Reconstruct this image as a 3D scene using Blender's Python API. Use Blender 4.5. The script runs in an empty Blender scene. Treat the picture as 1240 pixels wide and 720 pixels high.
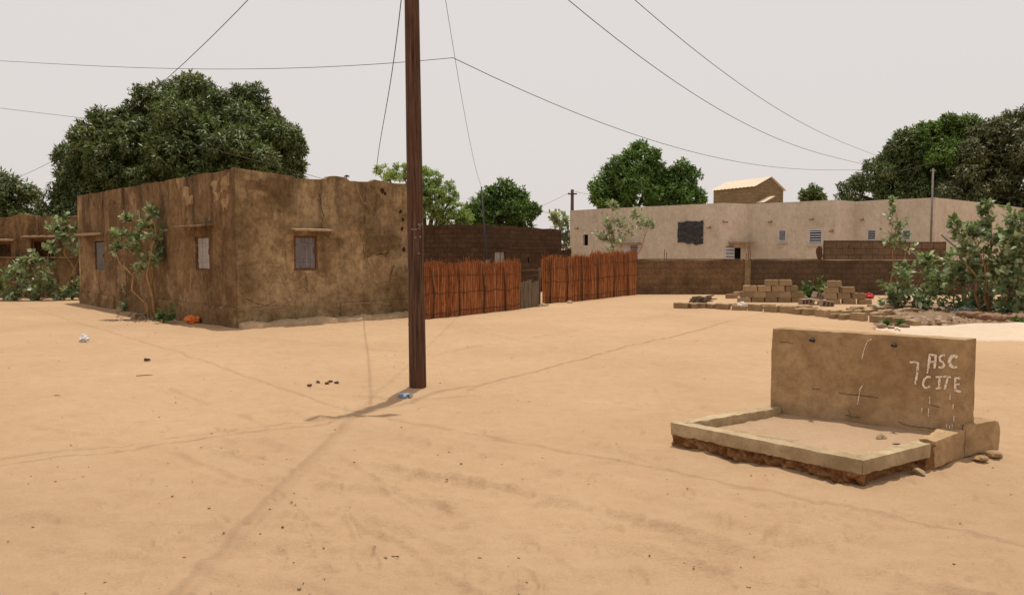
import bpy, bmesh, math, random
import numpy as np
from mathutils import Vector, Matrix
R = math.radians
rng = np.random.default_rng(7)
random.seed(7)
S = bpy.context.scene
COL = S.collection

# ------------------------------------------------------------------ camera
CAM_H = 1.6
F = 935.0                                   # focal length in photograph pixels
PITCH = math.atan((360 - 305) / F)
cd = bpy.data.cameras.new('camera'); cam = bpy.data.objects.new('camera', cd); COL.objects.link(cam)
cd.sensor_width = 36; cd.lens = F / 1240 * 36; cd.clip_end = 3000; cd.clip_start = 0.05
cam.location = (0, 0, CAM_H); cam.rotation_euler = (R(90) - PITCH, 0, 0)
S.camera = cam
# ------------------------------------------------------------------ world, sun, exposure
SUN_EL = R(79.0); SUN_AZ = math.atan2(.30, .953)
W = bpy.data.worlds.new('World'); S.world = W; W.use_nodes = True
nt = W.node_tree; nt.nodes.clear()
wo = nt.nodes.new('ShaderNodeOutputWorld'); mx = nt.nodes.new('ShaderNodeMixShader')
b1 = nt.nodes.new('ShaderNodeBackground'); b2 = nt.nodes.new('ShaderNodeBackground')
sk = nt.nodes.new('ShaderNodeTexSky'); sk.sky_type = 'NISHITA'; sk.sun_disc = False
sk.sun_elevation = SUN_EL; sk.sun_rotation = SUN_AZ; sk.dust_density = 6; sk.air_density = 1.2
nt.links.new(sk.outputs[0], b1.inputs[0]); b1.inputs[1].default_value = 0.10
b2.inputs[0].default_value = (0.795, 0.742, 0.715, 1); b2.inputs[1].default_value = 1.0    # dust haze veiling the whole sky
mx.inputs[0].default_value = 0.90
nt.links.new(b1.outputs[0], mx.inputs[1]); nt.links.new(b2.outputs[0], mx.inputs[2]); nt.links.new(mx.outputs[0], wo.inputs[0])
sd = bpy.data.lights.new('sun', 'SUN'); sd.energy = 3.3; sd.angle = R(0.6); sd.color = (1, .95, .87)
so = bpy.data.objects.new('sun', sd); COL.objects.link(so)
svec = Vector((math.sin(SUN_AZ) * math.cos(SUN_EL), math.cos(SUN_AZ) * math.cos(SUN_EL), math.sin(SUN_EL)))
so.rotation_euler = svec.to_track_quat('Z', 'Y').to_euler(); so.location = (0, 0, 40)
S.view_settings.view_transform = 'Standard'; S.view_settings.look = 'None'
S.view_settings.exposure = 0; S.view_settings.gamma = 1; S.view_settings.use_curve_mapping = False

# ------------------------------------------------------------------ measuring helpers (photograph pixel -> place)
cp, sp = math.cos(PITCH), math.sin(PITCH)
def ray(px, py):
    a, b = (px - 620) / F, -(py - 360) / F
    return Vector((a, cp + b * sp, -sp + b * cp))
def gp(px, py, z=0.0):
    d = ray(px, py); t = (z - CAM_H) / d.z
    return Vector((d.x * t, d.y * t, z))
def at(px, py, Y):
    d = ray(px, py); t = Y / d.y
    return Vector((d.x * t, Y, CAM_H + d.z * t))
def on_wall(px, py, P, D):
    """intersection with the vertical plane through P along D: (distance along D, height)"""
    d = ray(px, py); n = Vector((-D.y, D.x, 0)); t = n.dot(Vector((P.x, P.y, 0))) / n.dot(d)
    q = d * t
    return (Vector((q.x - P.x, q.y - P.y, 0)).dot(D), CAM_H + q.z)

# ------------------------------------------------------------------ noise
def _h(ix, iy, iz):
    n = (ix.astype(np.int64) * 374761393 + iy.astype(np.int64) * 668265263 + iz.astype(np.int64) * 1274126177) & 0xffffffff
    n = ((n ^ (n >> 13)) * 1274126177) & 0xffffffff
    n = n ^ (n >> 16)
    return (n & 0xffff) / 32767.5 - 1.0
def vnoise(x, y, z):
    x, y, z = np.asarray(x, float), np.asarray(y, float), np.asarray(z, float)
    x, y, z = np.broadcast_arrays(x, y, z)
    i, j, k = np.floor(x), np.floor(y), np.floor(z)
    f, g, h = x - i, y - j, z - k
    f = f * f * f * (f * (f * 6 - 15) + 10); g = g * g * g * (g * (g * 6 - 15) + 10); h = h * h * (3 - 2 * h)
    r = 0
    for a in (0, 1):
        for b in (0, 1):
            for c in (0, 1):
                w = (f if a else 1 - f) * (g if b else 1 - g) * (h if c else 1 - h)
                r = r + w * _h(i + a, j + b, k + c)
    return r
def fbm(x, y, z, o=3):
    r = 0; a = 1; s = 0
    for q in range(o):
        r = r + a * vnoise(x * 2**q + 13 * q, y * 2**q + 7 * q, z * 2**q); s += a; a *= .5
    return r / s

# ------------------------------------------------------------------ materials
def newmat(name):
    m = bpy.data.materials.new(name); m.use_nodes = True
    return m, m.node_tree, m.node_tree.nodes['Principled BSDF']
def N(t, typ, **kw):
    n = t.nodes.new(typ)
    for k, v in kw.items():
        if k.startswith('_'): setattr(n, k[1:], v)
        else: n.inputs[k].default_value = v
    return n
def coord(t, scale=(1, 1, 1), kind='Object'):
    tc = t.nodes.new('ShaderNodeTexCoord'); mp = t.nodes.new('ShaderNodeMapping')
    mp.inputs['Scale'].default_value = scale
    t.links.new(tc.outputs[kind], mp.inputs[0]); return mp.outputs[0]
def noise(t, vec, scale, detail=5, rough=.55, dist=0.0):
    n = N(t, 'ShaderNodeTexNoise', Scale=scale, Detail=detail, Roughness=rough, Distortion=dist)
    t.links.new(vec, n.inputs['Vector']); return n.outputs['Fac']
def ramp(t, fac, stops):
    r = t.nodes.new('ShaderNodeValToRGB'); e = r.color_ramp.elements
    while len(e) < len(stops): e.new(.5)
    for el, (p, c) in zip(e, stops):
        el.position = p; el.color = (*c, 1) if len(c) == 3 else c
    t.links.new(fac, r.inputs[0]); return r.outputs[0]
def gray(t, fac, a, b): return ramp(t, fac, [(a, (0, 0, 0)), (b, (1, 1, 1))])
def mix(t, fac, a, b, mode='MIX'):
    n = t.nodes.new('ShaderNodeMix'); n.data_type = 'RGBA'; n.blend_type = mode
    for s, v in ((n.inputs[0], fac), (n.inputs[6], a), (n.inputs[7], b)):
        if isinstance(v, (int, float)): s.default_value = v
        elif isinstance(v, tuple): s.default_value = (*v, 1)
        else: t.links.new(v, s)
    return n.outputs[2]
def math_(t, op, a, b=0.0):
    n = t.nodes.new('ShaderNodeMath'); n.operation = op
    for s, v in ((n.inputs[0], a), (n.inputs[1], b)):
        if isinstance(v, (int, float)): s.default_value = v
        else: t.links.new(v, s)
    return n.outputs[0]
def bump(t, bsdf, h, strength=.4, dist=.02):
    b = N(t, 'ShaderNodeBump', Strength=strength, Distance=dist)
    t.links.new(h, b.inputs['Height']); t.links.new(b.outputs[0], bsdf.inputs['Normal'])
def setc(t, bsdf, c, rough=.9, spec=.2):
    if isinstance(c, tuple): bsdf.inputs['Base Color'].default_value = (*c, 1)
    else: t.links.new(c, bsdf.inputs['Base Color'])
    bsdf.inputs['Roughness'].default_value = rough; bsdf.inputs['Specular IOR Level'].default_value = spec
def island(t):
    return t.nodes.new('ShaderNodeNewGeometry').outputs['Random Per Island']

def mat_sand(name='sand', tint=(1, 1, 1)):
    m, t, b = newmat(name); v = coord(t)
    a = noise(t, v, .35, 4); c = noise(t, v, 5, 9, .72); d = noise(t, v, 70, 5, .75); e = noise(t, coord(t, (1, 1.9, 1)), 11, 9, .78, .15)
    col = ramp(t, a, [(.3, (.445 * tint[0], .296 * tint[1], .174 * tint[2])), (.7, (.515 * tint[0], .348 * tint[1], .208 * tint[2]))])
    col = mix(t, gray(t, c, .35, .75), col, mix(t, 1.0, col, (.9, .86, .83), 'MULTIPLY'))
    col = mix(t, math_(t, 'MULTIPLY', gray(t, d, .5, .75), .5), col, (.30 * tint[0], .185 * tint[1], .10 * tint[2]))
    setc(t, b, col, 1.0, .05)
    h = math_(t, 'ADD', math_(t, 'MULTIPLY', c, .8), math_(t, 'ADD', math_(t, 'MULTIPLY', e, .55), math_(t, 'MULTIPLY', d, .22)))
    bump(t, b, h, .8, .036)
    return m
def mat_plaster(name, c0, c1, pale, dark, stain=.7, streak_z=None, blotch=.6, peel=.62, fine=.85):
    m, t, b = newmat(name); v = coord(t)
    a = noise(t, v, .75, 8, .66, .3); f = noise(t, v, 3.6, 9, .74, .2); g = noise(t, v, 38, 5, .75); h2 = noise(t, coord(t, (1, 1, 1.25)), 1.3, 9, .70, .35)
    col = ramp(t, a, [(.36, c0), (.5, tuple((x + y) / 2 for x, y in zip(c0, c1))), (.64, c1)])
    p = gray(t, noise(t, coord(t, (1, 1, .8)), 1.15, 9, .72, .5), peel, peel + .035)          # scaled-off patches
    col = mix(t, math_(t, 'MULTIPLY', p, .55), col, pale)
    col = mix(t, math_(t, 'MULTIPLY', gray(t, h2, .46, .57), blotch), col, mix(t, 1.0, col, (.60, .56, .50), 'MULTIPLY'))
    st = noise(t, coord(t, (1.6, 1.6, .20)), 1.9, 7, .66, .3)                  # rain streaks
    sm = gray(t, st, .47, .66)
    if streak_z:
        tc = t.nodes.new('ShaderNodeTexCoord'); sx = t.nodes.new('ShaderNodeSeparateXYZ'); t.links.new(tc.outputs['Object'], sx.inputs[0])
        mr = N(t, 'ShaderNodeMapRange'); mr.inputs[1].default_value = streak_z[0]; mr.inputs[2].default_value = streak_z[1]
        mr.inputs[3].default_value = .25; mr.inputs[4].default_value = 1.0
        t.links.new(sx.outputs[2], mr.inputs[0]); sm = math_(t, 'MULTIPLY', sm, mr.outputs[0])
    col = mix(t, math_(t, 'MULTIPLY', sm, stain), col, dark)
    col = mix(t, math_(t, 'MULTIPLY', gray(t, f, .40, .70), .55), col, mix(t, 1.0, col, (.62, .58, .52), 'MULTIPLY'))
    col = mix(t, math_(t, 'MULTIPLY', gray(t, g, .5, .75), .35), col, mix(t, 1.0, col, (1.45, 1.42, 1.38), 'MULTIPLY'))
    k = noise(t, coord(t, (1, 1, .7)), 9, 10, .8, .2)
    col = mix(t, fine, col, mix(t, 1.0, col, ramp(t, k, [(.36, (.50, .47, .43)), (.5, (1.0, 1.0, 1.0)), (.66, (1.35, 1.34, 1.32))]), 'MULTIPLY'))
    lg = noise(t, v, .38, 3, .5)
    col = mix(t, .8 * fine, col, mix(t, 1.0, col, ramp(t, lg, [(.36, (.70, .68, .66)), (.62, (1.18, 1.18, 1.16))]), 'MULTIPLY'))
    setc(t, b, col, .95, .1)
    h = math_(t, 'ADD', math_(t, 'MULTIPLY', f, 1.0), math_(t, 'ADD', math_(t, 'MULTIPLY', k, .5), math_(t, 'MULTIPLY', p, -.5)))
    bump(t, b, h, .6, .02)
    return m
def mat_blockwall(name, c0, c1, mortar, dark, bw=.42, rh=.2, stain=.6):
    m, t, b = newmat(name); uv = coord(t, kind='UV'); v = coord(t)
    br = N(t, 'ShaderNodeTexBrick', Scale=1.0); br.inputs['Mortar Size'].default_value = .012
    br.inputs['Brick Width'].default_value = bw; br.inputs['Row Height'].default_value = rh; br.inputs['Mortar Smooth'].default_value = .3
    br.inputs['Color1'].default_value = (*c0, 1); br.inputs['Color2'].default_value = (*c1, 1); br.inputs['Mortar'].default_value = (*mortar, 1)
    wv = mix(t, .03, uv, N(t, 'ShaderNodeTexNoise', Scale=6.0, Detail=3).outputs['Color'], 'ADD'); t.links.new(wv, br.inputs['Vector'])
    a = noise(t, v, 1.2, 6, .65, .4); f = noise(t, v, 9, 6, .7)
    col = br.outputs['Color']
    col = mix(t, math_(t, 'MULTIPLY', gray(t, a, .42, .68), stain), col, dark)
    col = mix(t, math_(t, 'MULTIPLY', gray(t, f, .38, .68), .75), col, mix(t, 1.0, col, (.55, .52, .48), 'MULTIPLY'))
    setc(t, b, col, .95, .1)
    bump(t, b, math_(t, 'ADD', math_(t, 'MULTIPLY', br.outputs['Fac'], -1.0), math_(t, 'MULTIPLY', f, .6)), .6, .015)
    return m
def mat_concrete(name, c0, c1, dark, sc=1.0, bs=.5):
    m, t, b = newmat(name); v = coord(t)
    a = noise(t, v, 2.2 * sc, 7, .62, .5); f = noise(t, v, 11 * sc, 8, .74); g = noise(t, v, 90 * sc, 4, .75)
    col = ramp(t, a, [(.36, c0), (.62, c1)])
    col = mix(t, math_(t, 'MULTIPLY', gray(t, f, .42, .70), .6), col, dark)
    col = mix(t, math_(t, 'MULTIPLY', gray(t, g, .50, .70), .5), col, mix(t, 1.0, col, (.55, .5, .45), 'MULTIPLY'))
    setc(t, b, col, .95, .1)
    bump(t, b, math_(t, 'ADD', f, math_(t, 'MULTIPLY', g, .35)), bs, .012)
    return m
def vary(m, lo=.72, hi=1.12):
    t = m.node_tree; b = t.nodes['Principled BSDF']; src = b.inputs['Base Color'].links[0].from_socket
    oi = t.nodes.new('ShaderNodeObjectInfo'); t.links.new(mix(t, 1.0, src, ramp(t, oi.outputs['Random'], [(0, (lo, lo * .98, lo * .96)), (1, (hi, hi, hi))]), 'MULTIPLY'), b.inputs['Base Color']); return m
def mat_leaf(name, c0, c1, c2, rough=.5, trans=.22, spec=.35, nsc=.6):
    m, t, b = newmat(name); v = coord(t)
    col = ramp(t, island(t), [(0, c0), (.5, c1), (1, c2)])
    col = mix(t, gray(t, noise(t, v, nsc, 3), .4, .62), mix(t, 1.0, col, (.66, .68, .70), 'MULTIPLY'), col)
    setc(t, b, col, rough, spec)
    tr = t.nodes.new('ShaderNodeBsdfTranslucent'); ms = t.nodes.new('ShaderNodeMixShader'); ms.inputs[0].default_value = trans
    t.links.new(mix(t, 1.0, col, (1.0, 1.15, .6), 'MULTIPLY'), tr.inputs[0])
    t.links.new(b.outputs[0], ms.inputs[1]); t.links.new(tr.outputs[0], ms.inputs[2])
    t.links.new(ms.outputs[0], t.nodes['Material Output'].inputs[0])
    return m
def mat_plain(name, c, rough=.7, spec=.3, var=.25, sc=6.0, metal=0.0, stretch=(1, 1, 1), bs=.2):
    m, t, b = newmat(name); f = noise(t, coord(t, stretch), sc, 6, .65)
    col = mix(t, math_(t, 'MULTIPLY', gray(t, f, .35, .7), 1.0), tuple(x * (1 - var) for x in c), tuple(min(1, x * (1 + var)) for x in c))
    setc(t, b, col, rough, spec); b.inputs['Metallic'].default_value = metal
    bump(t, b, f, bs, .008)
    return m
def mat_island(name, c0, c1, c2, rough=.85, sc=25, stretch=(1, 1, .1)):
    m, t, b = newmat(name)
    col = ramp(t, island(t), [(0, c0), (.5, c1), (1, c2)])
    f = noise(t, coord(t, stretch), sc, 3)
    col = mix(t, math_(t, 'MULTIPLY', gray(t, f, .4, .8), .45), col, tuple(x * .45 for x in c0))
    setc(t, b, col, rough, .15); return m

M = {}
M['sand'] = mat_sand()
M['pale_sand'] = mat_sand('pale_sand', (1.3, 1.55, 1.95))
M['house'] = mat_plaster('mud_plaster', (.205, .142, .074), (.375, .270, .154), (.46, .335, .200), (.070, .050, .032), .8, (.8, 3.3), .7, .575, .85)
M['house_left'] = mat_plaster('mud_plaster_weathered_shaded', (.165, .100, .050), (.285, .185, .097), (.43, .30, .17), (.052, .036, .024), .95, (.6, 3.1), .7, .565, .85)  # left side's shade painted in: darker, redder plaster with heavier stains
M['house_patch'] = mat_plaster('plaster_patch', (.27, .18, .095), (.42, .295, .168), (.47, .34, .20), (.14, .09, .05), .4, None, .7)
M['house_patch_dark'] = mat_plaster('plaster_patch_dark', (.165, .105, .055), (.215, .142, .076), (.3, .2, .11), (.10, .065, .036), .4, None, .4)
M['plinth'] = mat_plaster('plinth_cement', (.22, .155, .082), (.34, .25, .14), (.40, .29, .17), (.08, .055, .034), .45, None, .7)
M['ruin'] = mat_plaster('ruin_plaster', (.17, .105, .055), (.27, .17, .09), (.33, .22, .13), (.03, .02, .013), .9)
M['pale_house'] = mat_plaster('cement_render', (.58, .502, .405), (.63, .548, .445), (.65, .565, .46), (.46, .39, .31), .36, None, .12, .72, .25)
M['lit_return'] = mat_plaster('cement_render_lit', (.65, .55, .45), (.69, .585, .48), (.69, .59, .48), (.54, .44, .36), .2, None, .1, .75, .2)  # brighter light on the return faces, painted in as a paler render
M['dark_block'] = mat_blockwall('dark_block', (.082, .048, .029), (.112, .066, .040), (.052, .032, .022), (.042, .026, .018), stain=.55)
M['brown_wall'] = mat_blockwall('brown_wall', (.205, .125, .066), (.225, .138, .074), (.175, .105, .055), (.070, .046, .030), stain=.75)
M['dark_wall'] = mat_blockwall('dark_wall', (.118, .076, .046), (.140, .090, .054), (.090, .057, .035), (.055, .036, .024), stain=.65)
M['raw_block'] = mat_blockwall('raw_block', (.16, .105, .065), (.20, .132, .082), (.075, .048, .030), (.06, .038, .024), .46, .25, .5)
M['roof_block'] = mat_blockwall('roof_block', (.23, .155, .08), (.27, .185, .10), (.19, .125, .065), (.15, .10, .05), stain=.4)
M['cement'] = mat_concrete('standpipe_cement', (.30, .190, .095), (.455, .308, .168), (.17, .104, .053))
M['cement_pale'] = mat_concrete('standpipe_rim', (.32, .238, .135), (.48, .368, .226), (.20, .138, .075))
M['rubble_base'] = mat_concrete('aggregate', (.24, .105, .038), (.42, .23, .10), (.07, .030, .012), 4.0, 1.0)
M['footing'] = mat_concrete('footing_cement', (.42, .31, .19), (.52, .39, .25), (.28, .19, .11))
M['block'] = mat_concrete('sand_cement_block', (.32, .220, .125), (.42, .30, .178), (.25, .165, .088), 2.0)
vary(M['block'])
M['hollow'] = mat_concrete('hollow_block', (.30, .22, .16), (.36, .27, .20), (.24, .17, .12), 2.0)
M['brick_red'] = mat_concrete('red_brick', (.21, .12, .07), (.29, .17, .10), (.14, .07, .04), 2.0)
M['stone'] = mat_concrete('stone', (.33, .23, .14), (.42, .31, .20), (.24, .16, .09), 5.0)
M['mango'] = mat_leaf('mango_leaf', (.052, .082, .018), (.125, .165, .044), (.25, .265, .115), .45, .25, .28)
M['mango_dark'] = mat_leaf('mango_leaf_dark', (.066, .072, .027), (.140, .145, .056), (.26, .25, .125), .45, .22, .28)
M['mango_new'] = mat_leaf('mango_leaf_bright', (.070, .125, .018), (.125, .200, .034), (.20, .28, .06), .5, .3, .25)
M['green'] = mat_leaf('green_leaf', (.058, .115, .018), (.115, .195, .036), (.21, .30, .08), .55, .3, .25)
M['acacia'] = mat_leaf('acacia_leaf', (.22, .29, .075), (.34, .42, .13), (.46, .52, .21), .6, .4, .2)
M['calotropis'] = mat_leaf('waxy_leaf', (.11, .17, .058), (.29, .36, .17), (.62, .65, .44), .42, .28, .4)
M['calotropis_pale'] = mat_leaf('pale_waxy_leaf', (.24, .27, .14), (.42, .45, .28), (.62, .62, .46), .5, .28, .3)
M['plant'] = mat_leaf('plant_leaf', (.06, .12, .025), (.10, .18, .04), (.16, .25, .07), .5, .25, .3)
M['bark'] = mat_plain('bark', (.11, .075, .048), .95, .1, .4, 12, 0, (1, 1, .25), .6)
M['stem'] = mat_plain('calotropis_stem', (.36, .215, .095), .9, .1, .3, 14, 0, (1, 1, .3), .3)
def mat_pole():
    m, t, b = newmat('pole_wood'); f = noise(t, coord(t, (5, 5, .22)), 9, 8, .7); k = noise(t, coord(t, (1, 1, .35)), 3.2, 6, .65); sp = noise(t, coord(t, (9, 9, .10)), 9, 3, .5)
    col = ramp(t, f, [(.34, (.036, .018, .012)), (.5, (.082, .042, .026)), (.68, (.160, .095, .062))])
    col = mix(t, math_(t, 'MULTIPLY', gray(t, k, .46, .64), .55), col, (.115, .050, .026))
    cr = gray(t, sp, .62, .66); col = mix(t, cr, col, (.012, .007, .005))
    setc(t, b, col, .85, .2); bump(t, b, math_(t, 'SUBTRACT', f, cr), .7, .012); return m
M['pole'] = mat_pole()
M['reed'] = mat_island('reed', (.19, .058, .020), (.37, .125, .042), (.58, .27, .12))
M['twig'] = mat_plain('twig', (.10, .055, .032), .9, .1, .35, 20)
M['gate_wood'] = mat_plain('gate_wood', (.155, .120, .080), .9, .1, .4, 16, 0, (1, 1, .15), .5)
M['shutter'] = mat_plain('grey_paint', (.165, .150, .150), .65, .3, .28, 16, 0, (1, 1, .12), .4)
M['shutter_pale'] = mat_plain('pale_paint', (.31, .28, .25), .65, .3, .28, 16, 0, (1, 1, .12), .4)
M['rust'] = mat_plain('rust', (.15, .062, .028), .85, .2, .45, 22)
M['lintel'] = mat_plain('lintel', (.33, .225, .135), .9, .1, .25, 10)
M['lintel_dark'] = mat_plain('lintel_dark', (.20, .125, .075), .9, .1, .3, 10)
M['black'] = mat_plain('dark_gap', (.010, .008, .007), .95, .05, .2)
M['plastic_black'] = mat_plain('black_sheeting', (.022, .021, .022), .45, .5, .4, 14, 0, (1, 1, 1), .8)
M['louvre'] = mat_plain('louvre_paint', (.55, .56, .60), .5, .4, .08)
M['tin'] = mat_plain('roof_tin', (.62, .47, .33), .6, .3, .12, 5)
M['iron'] = mat_plain('black_iron', (.020, .014, .011), .6, .4, .4, 30)
M['wire'] = mat_plain('wire', (.055, .045, .042), .6, .3, .1)
M['grey_post'] = mat_plain('grey_post', (.17, .145, .125), .7, .3, .2)
M['white_paint'] = mat_plain('chalk_paint', (.62, .53, .42), .9, .1, .25, 40)
M['bag_white'] = mat_plain('white_plastic', (.62, .60, .58), .5, .4, .12)
M['bag_orange'] = mat_plain('orange_plastic', (.62, .16, .018), .45, .4, .2)
M['bag_blue'] = mat_plain('blue_plastic', (.27, .33, .42), .4, .5, .4, 30)
M['red'] = mat_plain('red_plastic', (.45, .03, .02), .5, .4, .2)
M['soil'] = mat_concrete('rubbly_soil', (.22, .14, .085), (.33, .225, .14), (.12, .075, .045), 3.0, 1.0)
M['debris'] = mat_island('debris', (.15, .09, .05), (.26, .17, .10), (.48, .37, .25))

# ------------------------------------------------------------------ object helpers
def tag(o, label=None, cat=None, group=None, kind=None):
    if label: o['label'] = label
    if cat: o['category'] = cat
    if group: o['group'] = group
    if kind: o['kind'] = kind
    return o
def thing(name, loc, label, cat, group=None):
    o = bpy.data.objects.new(name, None); COL.objects.link(o); o.location = loc; o.empty_display_size = .3
    return tag(o, label, cat, group)
def world_loc(p):
    v = Vector((0, 0, 0))
    while p is not None: v = v + Vector(p.location); p = p.parent
    return v
def link(name, me, mat, parent=None, smooth=False):
    o = bpy.data.objects.new(name, me); COL.objects.link(o)
    if mat is not None: me.materials.append(mat)
    if parent is not None:
        off = world_loc(parent); o.parent = parent
    else:
        n = len(me.vertices); a = np.empty(n * 3, np.float32); me.vertices.foreach_get('co', a); a = a.reshape(-1, 3)
        lo, hi = a.min(0), a.max(0); off = Vector(((lo[0] + hi[0]) / 2, (lo[1] + hi[1]) / 2, lo[2])); o.location = off
    me.transform(Matrix.Translation(-off))
    if smooth: me.polygons.foreach_set('use_smooth', np.ones(len(me.polygons), bool))
    me.update(); return o
def np_mesh(name, V, Fq):
    """V (n,3), Fq (m,k) -> mesh"""
    me = bpy.data.meshes.new(name); V = np.ascontiguousarray(V, np.float32); Fq = np.ascontiguousarray(Fq, np.int32)
    k = Fq.shape[1]
    me.vertices.add(len(V)); me.vertices.foreach_set('co', V.ravel())
    me.loops.add(Fq.size); me.loops.foreach_set('vertex_index', Fq.ravel())
    me.polygons.add(len(Fq)); me.polygons.foreach_set('loop_start', np.arange(0, Fq.size, k, dtype=np.int32))
    me.polygons.foreach_set('loop_total', np.full(len(Fq), k, np.int32))
    me.update(calc_edges=True); me.validate(); return me
class MB:
    def __init__(s): s.v = []; s.f = []; s.uv = []
    def quad(s, a, b, c, d, uv=None):
        i = len(s.v); s.v += [tuple(a), tuple(b), tuple(c), tuple(d)]; s.f.append((i, i + 1, i + 2, i + 3))
        s.uv += list(uv) if uv else [(0, 0)] * 4
    def box(s, c, size, rz=0, tilt=None):
        m = Matrix.Translation(c) @ Matrix.Rotation(rz, 4, 'Z')
        if tilt: m = m @ Matrix.Rotation(tilt[0], 4, 'X') @ Matrix.Rotation(tilt[1], 4, 'Y')
        x, y, z = (q / 2 for q in size)
        p = [m @ Vector((a * x, b * y, e * z)) for e in (-1, 1) for b in (-1, 1) for a in (-1, 1)]
        for q in ((0, 2, 3, 1), (4, 5, 7, 6), (0, 1, 5, 4), (2, 6, 7, 3), (0, 4, 6, 2), (1, 3, 7, 5)):
            s.quad(*(p[i] for i in q))
    def hexa(s, b, t):
        for q in ((b[3], b[2], b[1], b[0]), tuple(t)): s.quad(*q)
        for i in range(4):
            j = (i + 1) % 4; s.quad(b[i], b[j], t[j], t[i])
    def tube(s, pts, rad, n=8, cap=True):
        pts = [Vector(p) for p in pts]
        if not hasattr(rad, '__len__'): rad = [rad] * len(pts)
        base = len(s.v)
        for i, p in enumerate(pts):
            d = (pts[min(i + 1, len(pts) - 1)] - pts[max(i - 1, 0)]).normalized()
            u = d.cross(Vector((0, 1, 0)) if abs(d.y) < .9 else Vector((1, 0, 0))).normalized(); w = d.cross(u)
            for k in range(n):
                a = 2 * math.pi * k / n; s.v.append(tuple(p + (u * math.cos(a) + w * math.sin(a)) * rad[i]))
        for i in range(len(pts) - 1):
            for k in range(n):
                q = (base + i * n + k, base + i * n + (k + 1) % n, base + (i + 1) * n + (k + 1) % n, base + (i + 1) * n + k)
                s.f.append(q); s.uv += [(0, 0)] * 4
        if cap:
            for o_, rev in ((base, True), (base + (len(pts) - 1) * n, False)):
                f = tuple(range(o_, o_ + n)); s.f.append(f[::-1] if rev else f); s.uv += [(0, 0)] * n
    def build(s, name, mat, parent=None, smooth=False, bevel=0.0, recalc=True):
        me = bpy.data.meshes.new(name); me.from_pydata(s.v, [], s.f)
        ul = me.uv_layers.new(name='UVMap')
        ul.data.foreach_set('uv', np.array(s.uv, np.float32).ravel())
        if recalc or bevel:
            bm = bmesh.new(); bm.from_mesh(me)
            bmesh.ops.remove_doubles(bm, verts=bm.verts, dist=1e-5)
            bmesh.ops.recalc_face_normals(bm, faces=bm.faces)
            if bevel: bmesh.ops.bevel(bm, geom=bm.edges[:], offset=bevel, segments=2, affect='EDGES')
            bm.to_mesh(me); bm.free()
        return link(name, me, mat, parent, smooth)
def rough_prism(name, base, top, mat, parent=None, seg=.05, amp=.006, smooth_it=2, ns=9.0, mb_only=False):
    """hexahedron (4 base points, 4 top points) with worn edges and an uneven skin"""
    bm = bmesh.new()
    b = [Vector(p) for p in base]; t = [Vector(p) for p in top]
    def face(a, c, d, e):
        nu = max(1, int(round(max((c - a).length, (d - e).length) / seg))); nv = max(1, int(round(max((e - a).length, (d - c).length) / seg)))
        g = [[bm.verts.new(a.lerp(c, i / nu).lerp(e.lerp(d, i / nu), j / nv)) for i in range(nu + 1)] for j in range(nv + 1)]
        for j in range(nv):
            for i in range(nu): bm.faces.new((g[j][i], g[j][i + 1], g[j + 1][i + 1], g[j + 1][i]))
    face(b[3], b[2], b[1], b[0]); face(*t)
    for i in range(4):
        j = (i + 1) % 4; face(b[i], b[j], t[j], t[i])
    bmesh.ops.remove_doubles(bm, verts=bm.verts, dist=seg * .2)
    bmesh.ops.recalc_face_normals(bm, faces=bm.faces)
    for _ in range(smooth_it):
        ev = list({v for e in bm.edges if len(e.link_faces) == 2 and e.calc_face_angle(0) > .35 for v in e.verts})
        bmesh.ops.smooth_vert(bm, verts=ev, factor=.35, use_axis_x=True, use_axis_y=True, use_axis_z=True)
    bm.normal_update()
    P = np.array([v.co for v in bm.verts]); d = amp * (fbm(P[:, 0] * ns, P[:, 1] * ns, P[:, 2] * ns, 3) * 1.6)
    chip = np.maximum(0, fbm(P[:, 0] * 13 + 5, P[:, 1] * 13, P[:, 2] * 13, 2) - .18) * 5 * amp; ev = {v for e in bm.edges if e.calc_face_angle(0) > .35 for v in e.verts}
    for v, q, k in zip(bm.verts, d, chip): v.co += v.normal * (q - (k if v in ev else 0))
    for e_ in bm.edges:
        if e_.calc_face_angle(0) > .5: e_.smooth = False
    me = bpy.data.meshes.new(name); bm.to_mesh(me); bm.free()
    return link(name, me, mat, parent, True)
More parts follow.
